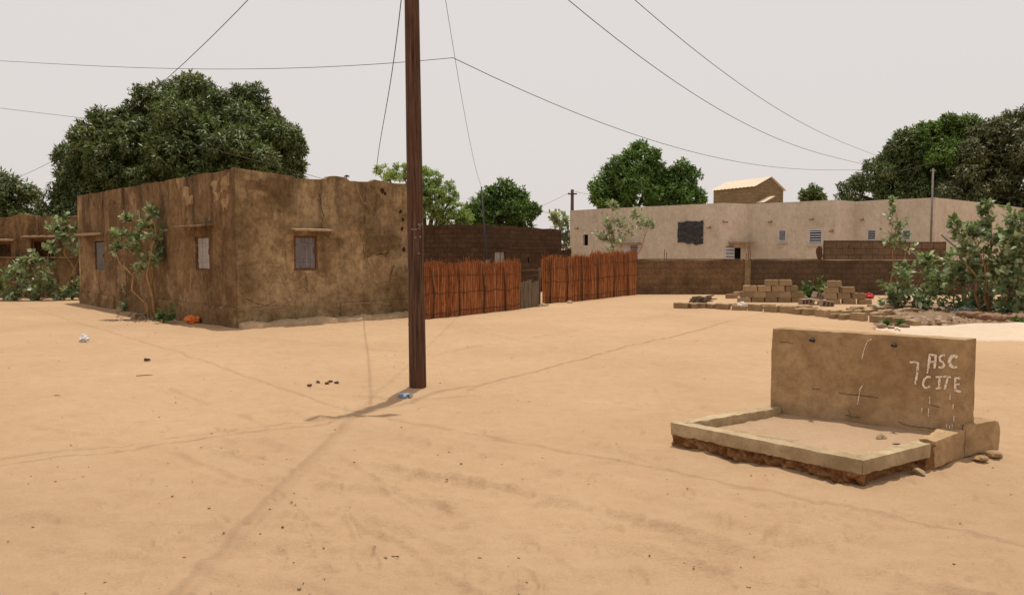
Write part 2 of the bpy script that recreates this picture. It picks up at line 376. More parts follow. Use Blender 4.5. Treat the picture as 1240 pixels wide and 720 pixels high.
def wall_panel(mb, P, D, L, hf, th, openings=(), cell=.35, rough=.012, z0=-.15, u0=0, extra=()):
    """wall along D from P, outer face on the right-hand side of D, with real openings (s0,s1,z0,z1)"""
    D = D.normalized(); nrm = Vector((D.y, -D.x, 0))
    hs = [hf(s) for s in np.linspace(0, L, 60)]; H = max(hs); zc = max([o[3] for o in openings] + [min(hs) * .7])
    def cuts(a, b, extra):
        e = sorted({a, b, *[x for x in extra if a < x < b]}); r = []
        for q, w in zip(e[:-1], e[1:]):
            n = max(1, int(math.ceil((w - q) / cell))); r += [q + (w - q) * i / n for i in range(n)]
        return r + [b]
    ss = cuts(0, L, [x for o in openings for x in o[:2]] + list(extra)); zs = cuts(z0, H, [x for o in openings for x in o[2:]])
    def pt(s, z, off):
        zz = z if z <= zc else zc + (z - zc) * (hf(s) - zc) / (H - zc)
        q = P + D * s
        k = rough * float(fbm(np.array([q.x * 1.7]), np.array([q.y * 1.7]), np.array([zz * 1.7]), 3)[0]) * 2
        return Vector((q.x, q.y, zz)) + nrm * (k - off)
    inside = lambda s, z: any(o[0] < s < o[1] and o[2] < z < o[3] for o in openings)
    c0 = {}; c1 = {}
    for s in ss:
        for z in zs: c0[s, z] = pt(s, z, 0); c1[s, z] = pt(s, z, th)
    for i in range(len(ss) - 1):
        for j in range(len(zs) - 1):
            a, b, c, d = ss[i], ss[i + 1], zs[j], zs[j + 1]; sm, zm = (a + b) / 2, (c + d) / 2
            if inside(sm, zm): continue
            uv = [(a + u0, c), (b + u0, c), (b + u0, d), (a + u0, d)]
            mb.quad(c0[a, c], c0[b, c], c0[b, d], c0[a, d], uv); mb.quad(c1[b, c], c1[a, c], c1[a, d], c1[b, d], uv)
            for (e1, e2, sn, zn) in (((a, c), (a, d), a - .001, zm), ((b, d), (b, c), b + .001, zm), ((b, c), (a, c), sm, c - .001), ((a, d), (b, d), sm, d + .001)):
                out = sn < 0 or sn > L or zn < z0 or zn > H
                if out or inside(sn, zn):
                    mb.quad(c0[e1], c0[e2], c1[e2], c1[e1], [(a + u0, c), (b + u0, c), (b + u0 , c + th), (a + u0, c + th)])
def wp(P, D, s, z, out=0.0):
    D = D.normalized(); n = Vector((D.y, -D.x, 0)); q = P + D * s + n * out
    return Vector((q.x, q.y, z))
def wbox(mb, P, D, s0, s1, z0, z1, o0, o1):
    """box on a wall: along s0..s1, height z0..z1, from o0 to o1 outwards"""
    b = [wp(P, D, s, z0, o) for s, o in ((s0, o1), (s1, o1), (s1, o0), (s0, o0))]
    t = [wp(P, D, s, z1, o) for s, o in ((s0, o1), (s1, o1), (s1, o0), (s0, o0))]
    mb.hexa(b, t); return b, t

# ------------------------------------------------------------------ ground
PILE = gp(1215, 404)                         # pale sand dumped on the right
prints = []
def seg_dist(X, Y, a, b):
    dx, dy = b[0] - a[0], b[1] - a[1]; L2 = dx * dx + dy * dy
    u = np.clip(((X - a[0]) * dx + (Y - a[1]) * dy) / L2, 0, 1)
    return np.hypot(X - a[0] - u * dx, Y - a[1] - u * dy)
TRACKS = [([gp(300, 540), gp(430, 575), gp(620, 612), gp(840, 668), gp(1000, 700), gp(1240, 760)], .16, .020),
          ([gp(330, 500), gp(520, 545), gp(700, 585), gp(860, 640), gp(1100, 700)], .14, .014),
          ([gp(0, 640), gp(200, 655), gp(420, 690), gp(600, 740)], .15, .014),
          ([gp(430, 640), gp(540, 690), gp(650, 760)], .13, .016),
          ([gp(560, 400), gp(700, 430), gp(820, 470), gp(900, 560), gp(880, 640)], .15, .010),
          ([gp(0, 440), gp(200, 430), gp(420, 440), gp(640, 415)], .18, .012),
          ([gp(440, 566), gp(620, 600), gp(840, 655), gp(1000, 688), gp(1240, 745)], .045, .012), ([gp(300, 552), gp(430, 588), gp(640, 628), gp(840, 684), gp(1010, 718)], .045, .012),
          ([gp(420, 630), gp(470, 662), gp(540, 706), gp(600, 740)], .04, .013), ([gp(0, 510), gp(180, 545), gp(330, 600), gp(420, 680)], .045, .009),
          ([gp(560, 520), gp(740, 545), gp(900, 610), gp(1000, 640), gp(1240, 660)], .04, .009), ([gp(200, 470), gp(330, 520), gp(480, 600), gp(560, 640)], .05, .010), ([gp(1240, 470), gp(1000, 440), gp(760, 425), gp(560, 430)], .06, .010)]
def gz_arr(X, Y, fine=True):
    r = np.hypot(X, Y)
    z = .035 * fbm(X * .22, Y * .22, X * 0 + 3, 2) + .010 * fbm(X * 1.1, Y * 1.1, X * 0, 2)
    z = z * np.clip((r - .5) / 4, 0, 1)
    z = z - .16 * np.exp(-((X + 1.15)**2 + (Y - 8.96)**2) / .35) * 0      # level at the pole
    if fine:
        k = np.clip(1 - (r - 14) / 14, 0, 1)
        wx = X + .12 * vnoise(X * 1.5, Y * 1.5, X * 0 + 4); wy = Y + .12 * vnoise(X * 1.5, Y * 1.5, X * 0 + 6)
        z = z + k * (.016 * fbm(wx * 3.1, wy * 3.1, X * 0 + 9, 3) - .016 * np.abs(fbm(wx * 3.6, wy * 5.5, X * 0 + 5, 2)) + .009 * fbm(wx * 7, wy * 11, X * 0 + 2, 2) - .010 * np.maximum(0, .25 - np.abs(fbm(wx * 2.2, wy * 4.5, X * 0 + 12, 2))))
        for pts, w, dep in TRACKS:
            d = np.full(X.shape, 9.0)
            for a, b in zip(pts[:-1], pts[1:]): d = np.minimum(d, seg_dist(X, Y, a, b))
            d = d + .05 * vnoise(X * 2.2, Y * 2.2, X * 0 + 2)
            wob = .55 + .45 * vnoise(X * 1.3, Y * 1.3, X * 0 + 8)
            z = z - 1.9 * dep * wob * (np.exp(-(d / w)**4) - 1.1 * np.exp(-((d - w * 1.5) / (w * .4))**2))
    return z
def gz(x, y): return float(gz_arr(np.array([x]), np.array([y]), False)[0])
ang = np.concatenate([np.linspace(-45, 45, 760), np.linspace(45, 315, 120)[1:-1]]) * math.pi / 180
rad = [.35]
while rad[-1] < 3.2: rad.append(rad[-1] * 1.03)
while rad[-1] < 34: rad.append(rad[-1] * 1.0066 + .001)
while rad[-1] < 2200: rad.append(rad[-1] * 1.12)
rad = np.array(rad); na, nr = len(ang), len(rad)
RR, AA = np.meshgrid(rad, ang, indexing='ij'); X = RR * np.sin(AA); Y = RR * np.cos(AA)
Z = gz_arr(X, Y, False)
fm = (RR < 28) & (np.abs(AA) < .83) & (RR > 2.5)
Z[fm] = gz_arr(X[fm], Y[fm])
near = (RR < 15) & (np.abs(AA) < .8)
Xn, Yn, Zn = X[near], Y[near], Z[near]
for _ in range(1100):                          # footprints and scuffs
    r = 2.6 + 12 * rng.random()**1.3; a = rng.uniform(-.7, .7); cx, cy = r * math.sin(a), r * math.cos(a)
    th = rng.normal(.9, .9); c_, s_ = math.cos(th), math.sin(th); l, w = rng.uniform(.07, .14), rng.uniform(.025, .045)
    idx = np.where((np.abs(Xn - cx) < .3) & (np.abs(Yn - cy) < .3))[0]
    if len(idx) == 0: continue
    u = ((Xn[idx] - cx) * c_ + (Yn[idx] - cy) * s_) / l; v = (-(Xn[idx] - cx) * s_ + (Yn[idx] - cy) * c_) / w
    q = u * u + v * v; dep = rng.uniform(.004, .013)
    Zn[idx] += -dep * np.exp(-q**3) + dep * .6 * np.exp(-((np.sqrt(q) - 1.35) / .25)**2)
Z[near] = Zn
def ground_at(x, y):
    r, a = math.hypot(x, y), math.atan2(x, y); i = int(np.searchsorted(rad, r)); j = int(np.searchsorted(ang[:760], a)); return Z[min(i, nr - 1), min(j, 759)]
V = np.stack([X, Y, Z], -1).reshape(-1, 3)
V = np.concatenate([V, [[0, 0, float(Z[0].mean())]]]); ci = len(V) - 1
i0 = np.arange(nr - 1)[:, None] * na; j0 = np.arange(na)[None]; j1 = (j0 + 1) % na
Fq = np.stack([i0 + j0, i0 + j1, i0 + na + j1, i0 + na + j0], -1).reshape(-1, 4)[:, ::-1]
me = np_mesh('ground', V, Fq); go = link('ground', me, M['sand'], None, True); tag(go, kind='structure')
bm = MB()
for j in range(0, na):                        # closes the small hole at the photographer's feet
    a, b = V[j], V[(j + 1) % na]; bm.v += [tuple(a), tuple(b), tuple(V[ci])]; k = len(bm.v); bm.f.append((k - 1, k - 2, k - 3)); bm.uv += [(0, 0)] * 3
tag(bm.build('ground_patch', M['sand']), kind='structure')

# ------------------------------------------------------------------ foliage
def leaf_mesh(name, P, D, Nn, L, Wd, mat, parent, broad=False):
    P = np.asarray(P, float); n = len(P)
    D = D / np.linalg.norm(D, axis=1, keepdims=True)
    Sd = np.cross(D, Nn); Sd /= np.linalg.norm(Sd, axis=1, keepdims=True) + 1e-9
    Up = np.cross(Sd, D)
    L = np.asarray(L)[:, None]; Wd = np.asarray(Wd)[:, None]
    if broad:
        v = [P, P + D * L * .3 + Sd * Wd * .46 + Up * Wd * .12, P + D * L * .72 + Sd * Wd * .42 + Up * Wd * .10, P + D * L,
             P + D * L * .72 - Sd * Wd * .42 + Up * Wd * .10, P + D * L * .3 - Sd * Wd * .46 + Up * Wd * .12]
        V = np.stack(v, 1).reshape(-1, 3); k = np.arange(n)[:, None] * 6
        Fq = np.concatenate([k + np.array([[0, 1, 2, 3]]), k + np.array([[0, 3, 4, 5]])])
    else:
        v = [P, P + D * L * .45 + Sd * Wd * .5 + Up * Wd * .2, P + D * L, P + D * L * .45 - Sd * Wd * .5 + Up * Wd * .2]
        V = np.stack(v, 1).reshape(-1, 3); k = np.arange(n)[:, None] * 4; Fq = k + np.array([[0, 1, 2, 3]])
    return link(name, np_mesh(name, V, Fq), mat, parent)
def unit(n):
    v = rng.normal(size=(n, 3)); return v / np.linalg.norm(v, axis=1, keepdims=True)
def puff_points(c, r, n, squash=.85, inner=.55):
    u = unit(n); k = inner + (1 - inner) * rng.random(n)**.45
    k = k * (1 + .16 * fbm(u[:, 0] * 2 + c[0], u[:, 1] * 2 + c[1], u[:, 2] * 2, 2))
    return c + u * (r * k)[:, None] * np.array([1, 1, squash]), u
def rosettes(P, O, nl, L, Wd, droop=.5, spread=1.0):
    """nl leaves fanned around each outward axis O"""
    n = len(P); P = np.repeat(P, nl, 0); O = np.repeat(O, nl, 0)
    D = O * .30 + unit(n * nl) * spread; D[:, 2] -= droop
    Nn = O + unit(n * nl) * .5 + np.array([0, 0, .6])
    P = P + unit(n * nl) * L * .25
    return P, D, Nn, L * rng.uniform(.65, 1.2, n * nl), Wd * rng.uniform(.75, 1.2, n * nl)
def tree(name, label, lobes, Y, dens, L, Wd, mat, base, nl=7, droop=.5, trunk_r=.25, alt=None, group=None, sub=13, inner=.6, limbs=True, squash=.85, cat='tree'):
    """lobes: (px, py, radius px, depth offset m) measured on the photograph at distance Y"""
    t = thing(name, base, label, cat, group)
    sets = {0: [], 1: []}; cs = []
    for li, lb in enumerate(lobes):
        px, py, rp, dy = lb[:4]; which = lb[4] if len(lb) > 4 else 0
        c = np.array(at(px, py, Y + dy)); r = rp * (Y + dy) / F; cs.append((c, r))
        subs = [(c, r * .80)]
        for u in unit(sub):
            if u[2] < -.75: continue
            subs.append((c + u * r * rng.uniform(.68, .86), r * rng.uniform(.26, .42)))
        for sc, sr in subs:
            n = max(6, int(dens * sr * sr * (.42 if sc is c else 1.15))); p, o = puff_points(sc, sr, n, squash, inner); sets[which].append((p, o))
    for w, lst in sets.items():
        if not lst: continue
        p = np.concatenate([q[0] for q in lst]); o = np.concatenate([q[1] for q in lst])
        k = p[:, 2] > .5; p, o = p[k], o[k]
        leaf_mesh('crown', *rosettes(p, o, nl, L, Wd, droop), (mat, alt)[w], t)
    mb = MB(); b = Vector(base); top = Vector(tuple(np.mean([c for c, r in cs], 0)))
    fork = b.lerp(Vector((top.x * .5 + b.x * .5, top.y * .5 + b.y * .5, top.z)), .38)
    mb.tube([b - Vector((0, 0, .2)), b.lerp(fork, .5) + Vector((.06, 0, 0)), fork], [trunk_r * 1.25, trunk_r, trunk_r * .85], 10)
    for c, r in cs:
        c = Vector(tuple(c)); mid = fork.lerp(c, .5) + Vector((0, 0, .12 * (c - fork).length))
        mb.tube([fork, mid, c], [trunk_r * .55, trunk_r * .35, trunk_r * .15], 6)
    mb.build('trunk', M['bark'], t, True)
    return t
def shrub(name, label, base, targets, Y, mat, leaf=.14, per=14, group=None, sr=.02, cat='shrub', twigs=7, grow=1.45):
    """calotropis: a few upright stems, branches to leafy clumps (px, py, radius px, depth offset)"""
    t = thing(name, base, label, cat, group); mb = MB(); PP = []; DD = []; NN = []; b = Vector(base)
    cl = [(at(px, py, Y + dy), grow * rp * (Y + dy) / F) for px, py, rp, dy in targets]
    order = sorted(range(len(cl)), key=lambda i: -cl[i][0].z); nm = max(1, len(cl) // 4); mains = order[:1]
    while len(mains) < nm: mains.append(max((i for i in range(len(cl)) if i not in mains), key=lambda i: min(abs(cl[i][0].x - cl[j][0].x) for j in mains)))
    pts = []
    for i in mains:
        c, r = cl[i]; foot = b + Vector((random.uniform(-.1, .1), random.uniform(-.1, .1), 0)) + Vector((c.x - b.x, c.y - b.y, 0)) * .15; H = c.z - b.z
        P = [foot - Vector((0, 0, .1))] + [foot.lerp(c, f) + Vector((random.gauss(0, .03) * H, random.gauss(0, .03) * H, 0)) for f in (.2, .4, .6, .8)] + [c]
        mb.tube(P, [sr * k for k in (1.35, 1.2, 1.0, .8, .6, .3)], 7); pts += [(p, sr * k) for p, k in zip(P[1:], (1.2, 1.0, .8, .6, .4))]
    for i, (c, r) in enumerate(cl):
        r = max(r, .05)
        if i not in mains:
            cand = [(p, q) for p, q in pts if p.z < c.z - .15] or [(b.copy(), sr)]
            st, q = min(cand, key=lambda k: (k[0] - c).length); q = min(q, sr) * .62
            mb.tube([st, st.lerp(c, .5) + Vector((0, 0, -.06 * (c - st).length)), c], [q, q * .8, q * .4], 6)
        else: st = b.lerp(c, .7)
        for k in range(twigs):
            u = Vector(tuple(unit(1)[0])); tip = c + Vector((u.x, u.y * 1.1, u.z * 1.0)) * r * random.uniform(.55, 1.05); s0 = c + (tip - c) * random.uniform(-.3, .1) - Vector((0, 0, .3 * r))
            if tip.z < b.z + .05: tip.z = b.z + random.uniform(.05, .2)
            mb.tube([s0, s0.lerp(tip, .55) + Vector((0, 0, -.08 * r)), tip], [sr * .30, sr * .22, sr * .12], 4)
            ax = (tip - s0).normalized(); np_ = max(4, int(per * .72 * (.6 + .8 * random.random())))
            for j in range(np_):
                f = .15 + .88 * (j + .5) / np_; p = s0.lerp(tip, f)
                s1 = ax.cross(Vector((0, 0, 1)) if abs(ax.z) < .95 else Vector((1, 0, 0))).normalized(); s2 = ax.cross(s1)
                a0 = (j % 2) * 1.57 + (j // 2 % 2) * 3.14 + random.uniform(-.5, .5) + k
                PP.append(p); DD.append((s1 * math.cos(a0) + s2 * math.sin(a0)) + ax * (.3 + .7 * f) + Vector((0, 0, .15))); NN.append(ax * .5 + Vector((0, -.15, 1.0)))
    n = len(PP); mb.build('stems', M['stem'], t, True)
    leaf_mesh('foliage', np.array(PP), np.array(DD), np.array(NN) + rng.normal(size=(n, 3)) * .45, 1.25 * leaf * rng.uniform(.5, 1.2, n), 1.25 * leaf * .60 * rng.uniform(.7, 1.15, n), mat, t, True)
    return t

# ------------------------------------------------------------------ the mud-plastered house
HC = gp(288, 398); DL = Vector((-.974, 1, 0)).normalized(); DR = Vector((1.08, 1, 0)).normalized()
HL = on_wall(95, 300, HC, DL)[0]; HRt = on_wall(505, 300, HC, DR)[0]
PL = HC + DL * HL                      # far left corner; the left wall runs PL -> HC with its face outwards
house = thing('plastered_house', (HC.x - 3, HC.y + 5, 0), 'flat roofed brown mud plastered house with grey shutters, left of the pole', 'house')
dLh = -DL
def sL(px, py): s, z = on_wall(px, py, HC, DL); return HL - s, z
def sR(px, py): return on_wall(px, py, HC, DR)
HT = on_wall(288, 203, HC, DR)[1]
# openings measured on the photograph
w1a, w1b = sR(356, 285), sR(385, 327); w2a, w2b = sL(236.5, 286), sL(254, 328); d1a, d1b = sL(114, 292), sL(127, 327)
oR = (w1a[0], w1b[0], w1b[1], w1a[1]); oL = (w2a[0], w2b[0], w2b[1], w2a[1]); oD = (d1a[0], d1b[0], d1b[1], d1a[1])
prof = [(0, HT), (sR(352, 0)[0], sR(352, 213)[1]), (sR(353.5, 0)[0], sR(353.5, 216)[1]), (sR(390, 0)[0], sR(390, 217)[1]), (sR(396, 0)[0], sR(396, 213)[1]), (sR(416, 0)[0], sR(416, 214)[1]), (sR(421, 0)[0], sR(421, 219)[1]), (sR(448, 0)[0], sR(448, 220)[1]), (sR(452, 0)[0], sR(452, 217)[1]), (sR(470, 0)[0], sR(470, 221)[1]), (HRt + 1, sR(500, 222)[1])]
px_, pz_ = [a for a, b in prof], [b for a, b in prof]
hR = lambda s: float(np.interp(s, px_, pz_)) + .008 * float(vnoise(s * 4.3, 1.0, 0.0)) + .006 * float(vnoise(s * 13, 4.0, 0.0))
hL = lambda s: HT - .02 + .012 * float(vnoise(s * 1.7, 9.0, 0.0)) + .010 * float(vnoise(s * 7, 5.0, 0.0))
mb = MB()
wall_panel(mb, HC, DR, HRt, hR, .2, [oR], .12, extra=px_[1:-1])
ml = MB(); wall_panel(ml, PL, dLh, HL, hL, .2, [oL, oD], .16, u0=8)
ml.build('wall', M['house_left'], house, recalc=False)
B2 = PL + DR * HRt; B1 = HC + DR * HRt
wall_panel(mb, B1, DL, HL, lambda s: 3.05, .2, [], .6, u0=20)
wall_panel(mb, B2, -DR, HRt, lambda s: 3.05, .2, [], .6, u0=30)
mb.build('wall', M['house'], house, recalc=False)
mb = MB(); i_ = .21
q = [HC + DL * i_ + DR * i_, B1 + DL * i_ - DR * i_, B2 - DL * i_ - DR * i_, PL - DL * i_ + DR * i_]
mb.hexa([Vector((p.x, p.y, 2.72)) for p in q], [Vector((p.x, p.y, 2.86)) for p in q]); mb.build('roof', M['ruin'], house)
def shutter_window(P, D, o, mat, lint, thick=.10, boards=4, lm='lintel'):
    s0, s1, z0, z1 = o
    mb = MB()
    for a in ((s0, s0 + .04, z0, z1), (s1 - .04, s1, z0, z1), (s0 + .04, s1 - .04, z1 - .04, z1), (s0 + .04, s1 - .04, z0, z0 + .04)): wbox(mb, P, D, *a, -.075, -.015)
    w = mb.build('window', M['rust'], house)
    mb = MB(); bw = (s1 - s0 - .09) / boards
    for k in range(boards):
        a = s0 + .045 + k * bw; wbox(mb, P, D, a + .003, a + bw - .003, z0 + .045 + .01 * random.random(), z1 - .045, -.07 - .004 * (k % 2), -.038 - .004 * (k % 2))
    for zz in (z0 + .22, z1 - .2): wbox(mb, P, D, s0 + .06, s1 - .06, zz - .02, zz + .02, -.0365, -.024)
    mb.build('shutter', mat, w)
    mb = MB(); wbox(mb, P, D, s1 - .075, s1 - .05, (z0 + z1) / 2 - .02, (z0 + z1) / 2 + .1, -.023, -.008); mb.build('latch', M['rust'], w); mb = MB(); wbox(mb, P, D, s0 + .005, s0 + .03, z0 + .2, z0 + .32, -.014, -.004); mb.build('hinge', M['rust'], w)
    l0, l1, lz, dep = lint
    b, t = [wp(P, D, s, lz - .022 - (.03 if o > .02 else 0), o) for s, o in ((l0, dep), (l1, dep), (l1, .012), (l0, .012))], [wp(P, D, s, lz + .022 - (.03 if o > .02 else 0), o) for s, o in ((l0, dep), (l1, dep), (l1, .012), (l0, .012))]
    rough_prism('lintel', b, t, M[lm], house, .04, .004, 1)
    return w
a, b = sR(349, 277), sR(396, 277); shutter_window(HC, DR, oR, M['shutter'], (a[0], b[0], a[1], .30))
a, b = sL(223, 274), sL(259, 274); shutter_window(PL, dLh, oL, M['shutter_pale'], (a[0], b[0], a[1], .28), boards=3, lm='lintel_dark')
# door of the left wall
mb = MB(); s0, s1, z0, z1 = oD; wbox(mb, PL, dLh, s0 + .03, s1 - .03, z0, z1 - .03, -.09, -.05)
for k in range(2): wbox(mb, PL, dLh, s0 + .06, s1 - .06, z0 + .15 + k * .5, z0 + .19 + k * .5, -.049, -.035)
dr = mb.build('shutter', mat_plain('door_paint', (.115, .105, .095), .7, .3, .3, 14, 0, (1, 1, .12), .4), house); mb = MB(); wbox(mb, PL, dLh, s1 - .18, s1 - .12, z0 + .35, z0 + .47, -.034, -.01); mb.build('latch', M['rust'], dr)
a, b = sL(96, 284), sL(127, 284); rough_prism('lintel', [wp(PL, dLh, s, a[1] - .05, o) for s, o in ((.12, .14), (b[0], .14), (b[0], .012), (.05, .012))], [wp(PL, dLh, s, a[1] + .03, o) for s, o in ((.12, .14), (b[0], .14), (b[0], .012), (.05, .012))], M['lintel'], house, .08, .006)
# plaster reveal band below and beside the window, plinths and footing
zp = .42
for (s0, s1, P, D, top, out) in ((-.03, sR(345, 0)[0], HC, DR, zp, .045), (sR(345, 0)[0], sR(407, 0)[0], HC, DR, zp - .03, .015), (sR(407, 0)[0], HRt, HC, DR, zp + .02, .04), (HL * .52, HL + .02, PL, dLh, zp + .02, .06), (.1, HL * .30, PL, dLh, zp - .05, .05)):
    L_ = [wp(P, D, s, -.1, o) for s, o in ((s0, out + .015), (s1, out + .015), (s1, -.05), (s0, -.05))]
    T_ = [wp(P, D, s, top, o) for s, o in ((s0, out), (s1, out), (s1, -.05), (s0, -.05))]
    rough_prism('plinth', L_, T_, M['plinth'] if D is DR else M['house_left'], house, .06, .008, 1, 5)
pts = [(HRt * k / 22) for k in range(23)]; pts = list(np.linspace(0, HRt, 60))
mb = MB()
for a, b in zip(pts[:-1], pts[1:]):
    f = lambda s: .34 + .07 * float(vnoise(s * 3, 7.0, 0.0)) + .03 * float(vnoise(s * 11, 7.0, 0.0)); h = lambda s: .105 + .03 * float(vnoise(s * 4, 2.0, 0.0)) + .015 * float(vnoise(s * 15, 2.0, 0.0))
    mb.hexa([wp(HC, DR, a, -.1, f(a)), wp(HC, DR, b, -.1, f(b)), wp(HC, DR, b, -.1, .03), wp(HC, DR, a, -.1, .03)],
            [wp(HC, DR, a, h(a), f(a) - .04), wp(HC, DR, b, h(b), f(b) - .04), wp(HC, DR, b, h(b) + .03, .03), wp(HC, DR, a, h(a) + .03, .03)])
mb.build('footing', M['footing'], house)
# holes knocked in the right end of the wall, a dangling cable end, a roof antenna
hole_m = mat_plain('hole_dark', (.045, .022, .012), .95, .05, .5, 18)
for px, py, r in ((485, 256, .055), (488, 266, .04), (487, 277, .05), (489, 302, .06), (463, 231, .06), (466, 234, .04)):
    s, z = sR(px, py); c = wp(HC, DR, s, z, .006)
    mb = MB(); n = 9; k = len(mb.v); nn = Vector((DR.y, -DR.x, 0))
    for j in range(n):
        aa = 6.283 * j / n; rr = r * random.uniform(.6, 1.15); mb.v.append(tuple(c + DR * math.cos(aa) * rr + Vector((0, 0, math.sin(aa) * rr * 1.2))))
    mb.v.append(tuple(c - nn * .004))
    for j in range(n): mb.f.append((k + j, k + (j + 1) % n, k + n)); mb.uv += [(0, 0)] * 3
    mb.build('wall_hole', hole_m, house)
def plaster_patch(P, D, f, pix, out, mat, seed=0):
    """a coat of plaster with a ragged edge, proud of the wall by a few millimetres"""
    pts = [f(*p) for p in pix]; Q = []
    for (a, b) in zip(pts, pts[1:] + pts[:1]):
        n = max(2, int(math.hypot(a[0] - b[0], a[1] - b[1]) / .05))
        for k in range(n): Q.append((a[0] + (b[0] - a[0]) * k / n, a[1] + (b[1] - a[1]) * k / n))
    Q = [(s + .11 * float(vnoise(s * 5, z * 5, seed)) + .045 * float(vnoise(s * 17, z * 17, seed)), z + .11 * float(vnoise(s * 5, z * 5, seed + 9)) + .045 * float(vnoise(s * 17, z * 17, seed + 5))) for s, z in Q]
    bm = bmesh.new(); q = lambda s, z, o: wp(P, D, s, z, o + .024 * float(fbm(np.array([(P + D * s).x * 1.7]), np.array([(P + D * s).y * 1.7]), np.array([z * 1.7]), 3)[0]))
    top = [bm.verts.new(q(s, z, out)) for s, z in Q]; bot = [bm.verts.new(q(s, z, -.02)) for s, z in Q]
    n = len(Q)
    for k in range(n): bm.faces.new((bot[k], bot[(k + 1) % n], top[(k + 1) % n], top[k]))
    bm.faces.new(top)
    bmesh.ops.triangulate(bm, faces=[fc for fc in bm.faces if len(fc.verts) > 4]); bmesh.ops.recalc_face_normals(bm, faces=bm.faces)
    me = bpy.data.meshes.new('plaster_patch'); bm.to_mesh(me); bm.free(); return link('plaster_patch', me, M[mat], house)
for k, (P_, D_, f_, pix, o_, m_) in enumerate((
    (HC, DR, sR, [(445, 311), (474, 305), (478, 311), (471, 343), (452, 340)], .010, 'house_patch'),
    (HC, DR, sR, [(448, 288), (487, 287), (489, 297), (474, 303), (445, 310), (441, 300)], .008, 'house_patch_dark'),
    (HC, DR, sR, [(347, 283), (354, 284), (354.5, 325), (351, 326), (346, 300)], .012, 'house_patch'),
    (HC, DR, sR, [(326, 318), (350, 317), (352, 325), (340, 328), (325, 325)], .008, 'house_patch'),
    (HC, DR, sR, [(388, 283), (440, 279), (443, 286), (420, 288), (389, 288)], .007, 'house_patch'),
    (HC, DR, sR, [(308, 232), (318, 231), (316, 246), (303, 252)], .006, 'house_patch'),
    (HC, DR, sR, [(296, 215), (345, 221), (352, 240), (325, 232), (297, 236)], .005, 'house_patch_dark'),
    (PL, dLh, sL, [(256, 218), (266, 214), (264, 226), (258, 228)], .008, 'house_patch'), (PL, dLh, sL, [(268, 216), (280, 213), (279, 230), (270, 236)], .009, 'house_patch'),
    (PL, dLh, sL, [(258, 233), (267, 230), (266, 244), (260, 246)], .008, 'house_patch'), (PL, dLh, sL, [(269, 240), (277, 236), (276, 256), (271, 258)], .007, 'house_patch'),
    (PL, dLh, sL, [(222, 228), (230, 226), (229, 236), (223, 238)], .008, 'house_patch'), (PL, dLh, sL, [(225, 240), (234, 237), (233, 248), (226, 250)], .008, 'house_patch'),
    (PL, dLh, sL, [(141, 320), (152, 318), (154, 352), (144, 350)], .010, 'house_patch'),
    (PL, dLh, sL, [(130, 248), (146, 244), (146, 280), (134, 276)], .008, 'house_patch_dark'))):
    plaster_patch(P_, D_, f_, pix, o_, m_, k * 3.7)
mb = MB(); mb.tube([wp(HC, DR, *sR(430, 222), .03), wp(HC, DR, *sR(433, 232), .03), wp(HC, DR, *sR(438, 245), .03), wp(HC, DR, *sR(442, 247), .05)], .010, 5); mb.build('loose_cable', M['lintel'], house)
def wall_line(name, P, D, f, pix, w, mat, out=.014):
    pts = [f(*p) for p in pix]; Q = []
    for a, b in zip(pts[:-1], pts[1:]):
        n = max(2, int(math.hypot(a[0] - b[0], a[1] - b[1]) / .05)); Q += [(a[0] + (b[0] - a[0]) * k / n + random.gauss(0, .008), a[1] + (b[1] - a[1]) * k / n + random.gauss(0, .008)) for k in range(n)]
    mb = MB(); off = lambda s, z: .024 * float(fbm(np.array([(P + D * s).x * 1.7]), np.array([(P + D * s).y * 1.7]), np.array([z * 1.7]), 3)[0])
    mb.tube([wp(P, D, s, z, out + off(s, z)) for s, z in Q], [w * random.uniform(.5, 1.2) for _ in Q], 4); return mb.build(name, mat, house)
c3 = lambda L: [(220 + x / 3.273, 190 + y / 3.273) for x, y in L]
for L_, w_ in (([(735, 400), (765, 385), (800, 384), (838, 375), (846, 392)], .012), ([(838, 375), (845, 395), (836, 440), (822, 500)], .008), ([(700, 290), (716, 330), (722, 360), (724, 410)], .007), ([(490, 460), (499, 520)], .007), ([(430, 340), (420, 390), (438, 445)], .008), ([(545, 150), (560, 230), (552, 300)], .006), ([(250, 560), (330, 590), (380, 570)], .006)):
    wall_line('crack', HC, DR, sR, c3(L_), w_, hole_m, .0)
for L_, w_ in (([(228, 606), (300, 602), (400, 594)], .014), ([(610, 588), (680, 582), (740, 580), (830, 583)], .012), ([(590, 292), (650, 300), (700, 330)], .007)):
    wall_line('ledge', HC, DR, sR, c3(L_), w_, M['lintel'], .05 if w_ > .01 else .0)
ap = at(420, 217, 20.5); an = thing('roof_lamp', ap, 'small lamp bracket on a stick on the brown house roof', 'lamp')
mb = MB(); mb.tube([ap - Vector((0, 0, .55)), ap + Vector((0, 0, .06))], .012, 5); mb.build('stick', M['iron'], an)
mb = MB(); mb.tube([ap + Vector((-.07, 0, .07)), ap + Vector((0, 0, .09)), ap + Vector((.07, 0, .07))], [.012, .030, .012], 8); mb.build('lamp_head', M['twig'], an)

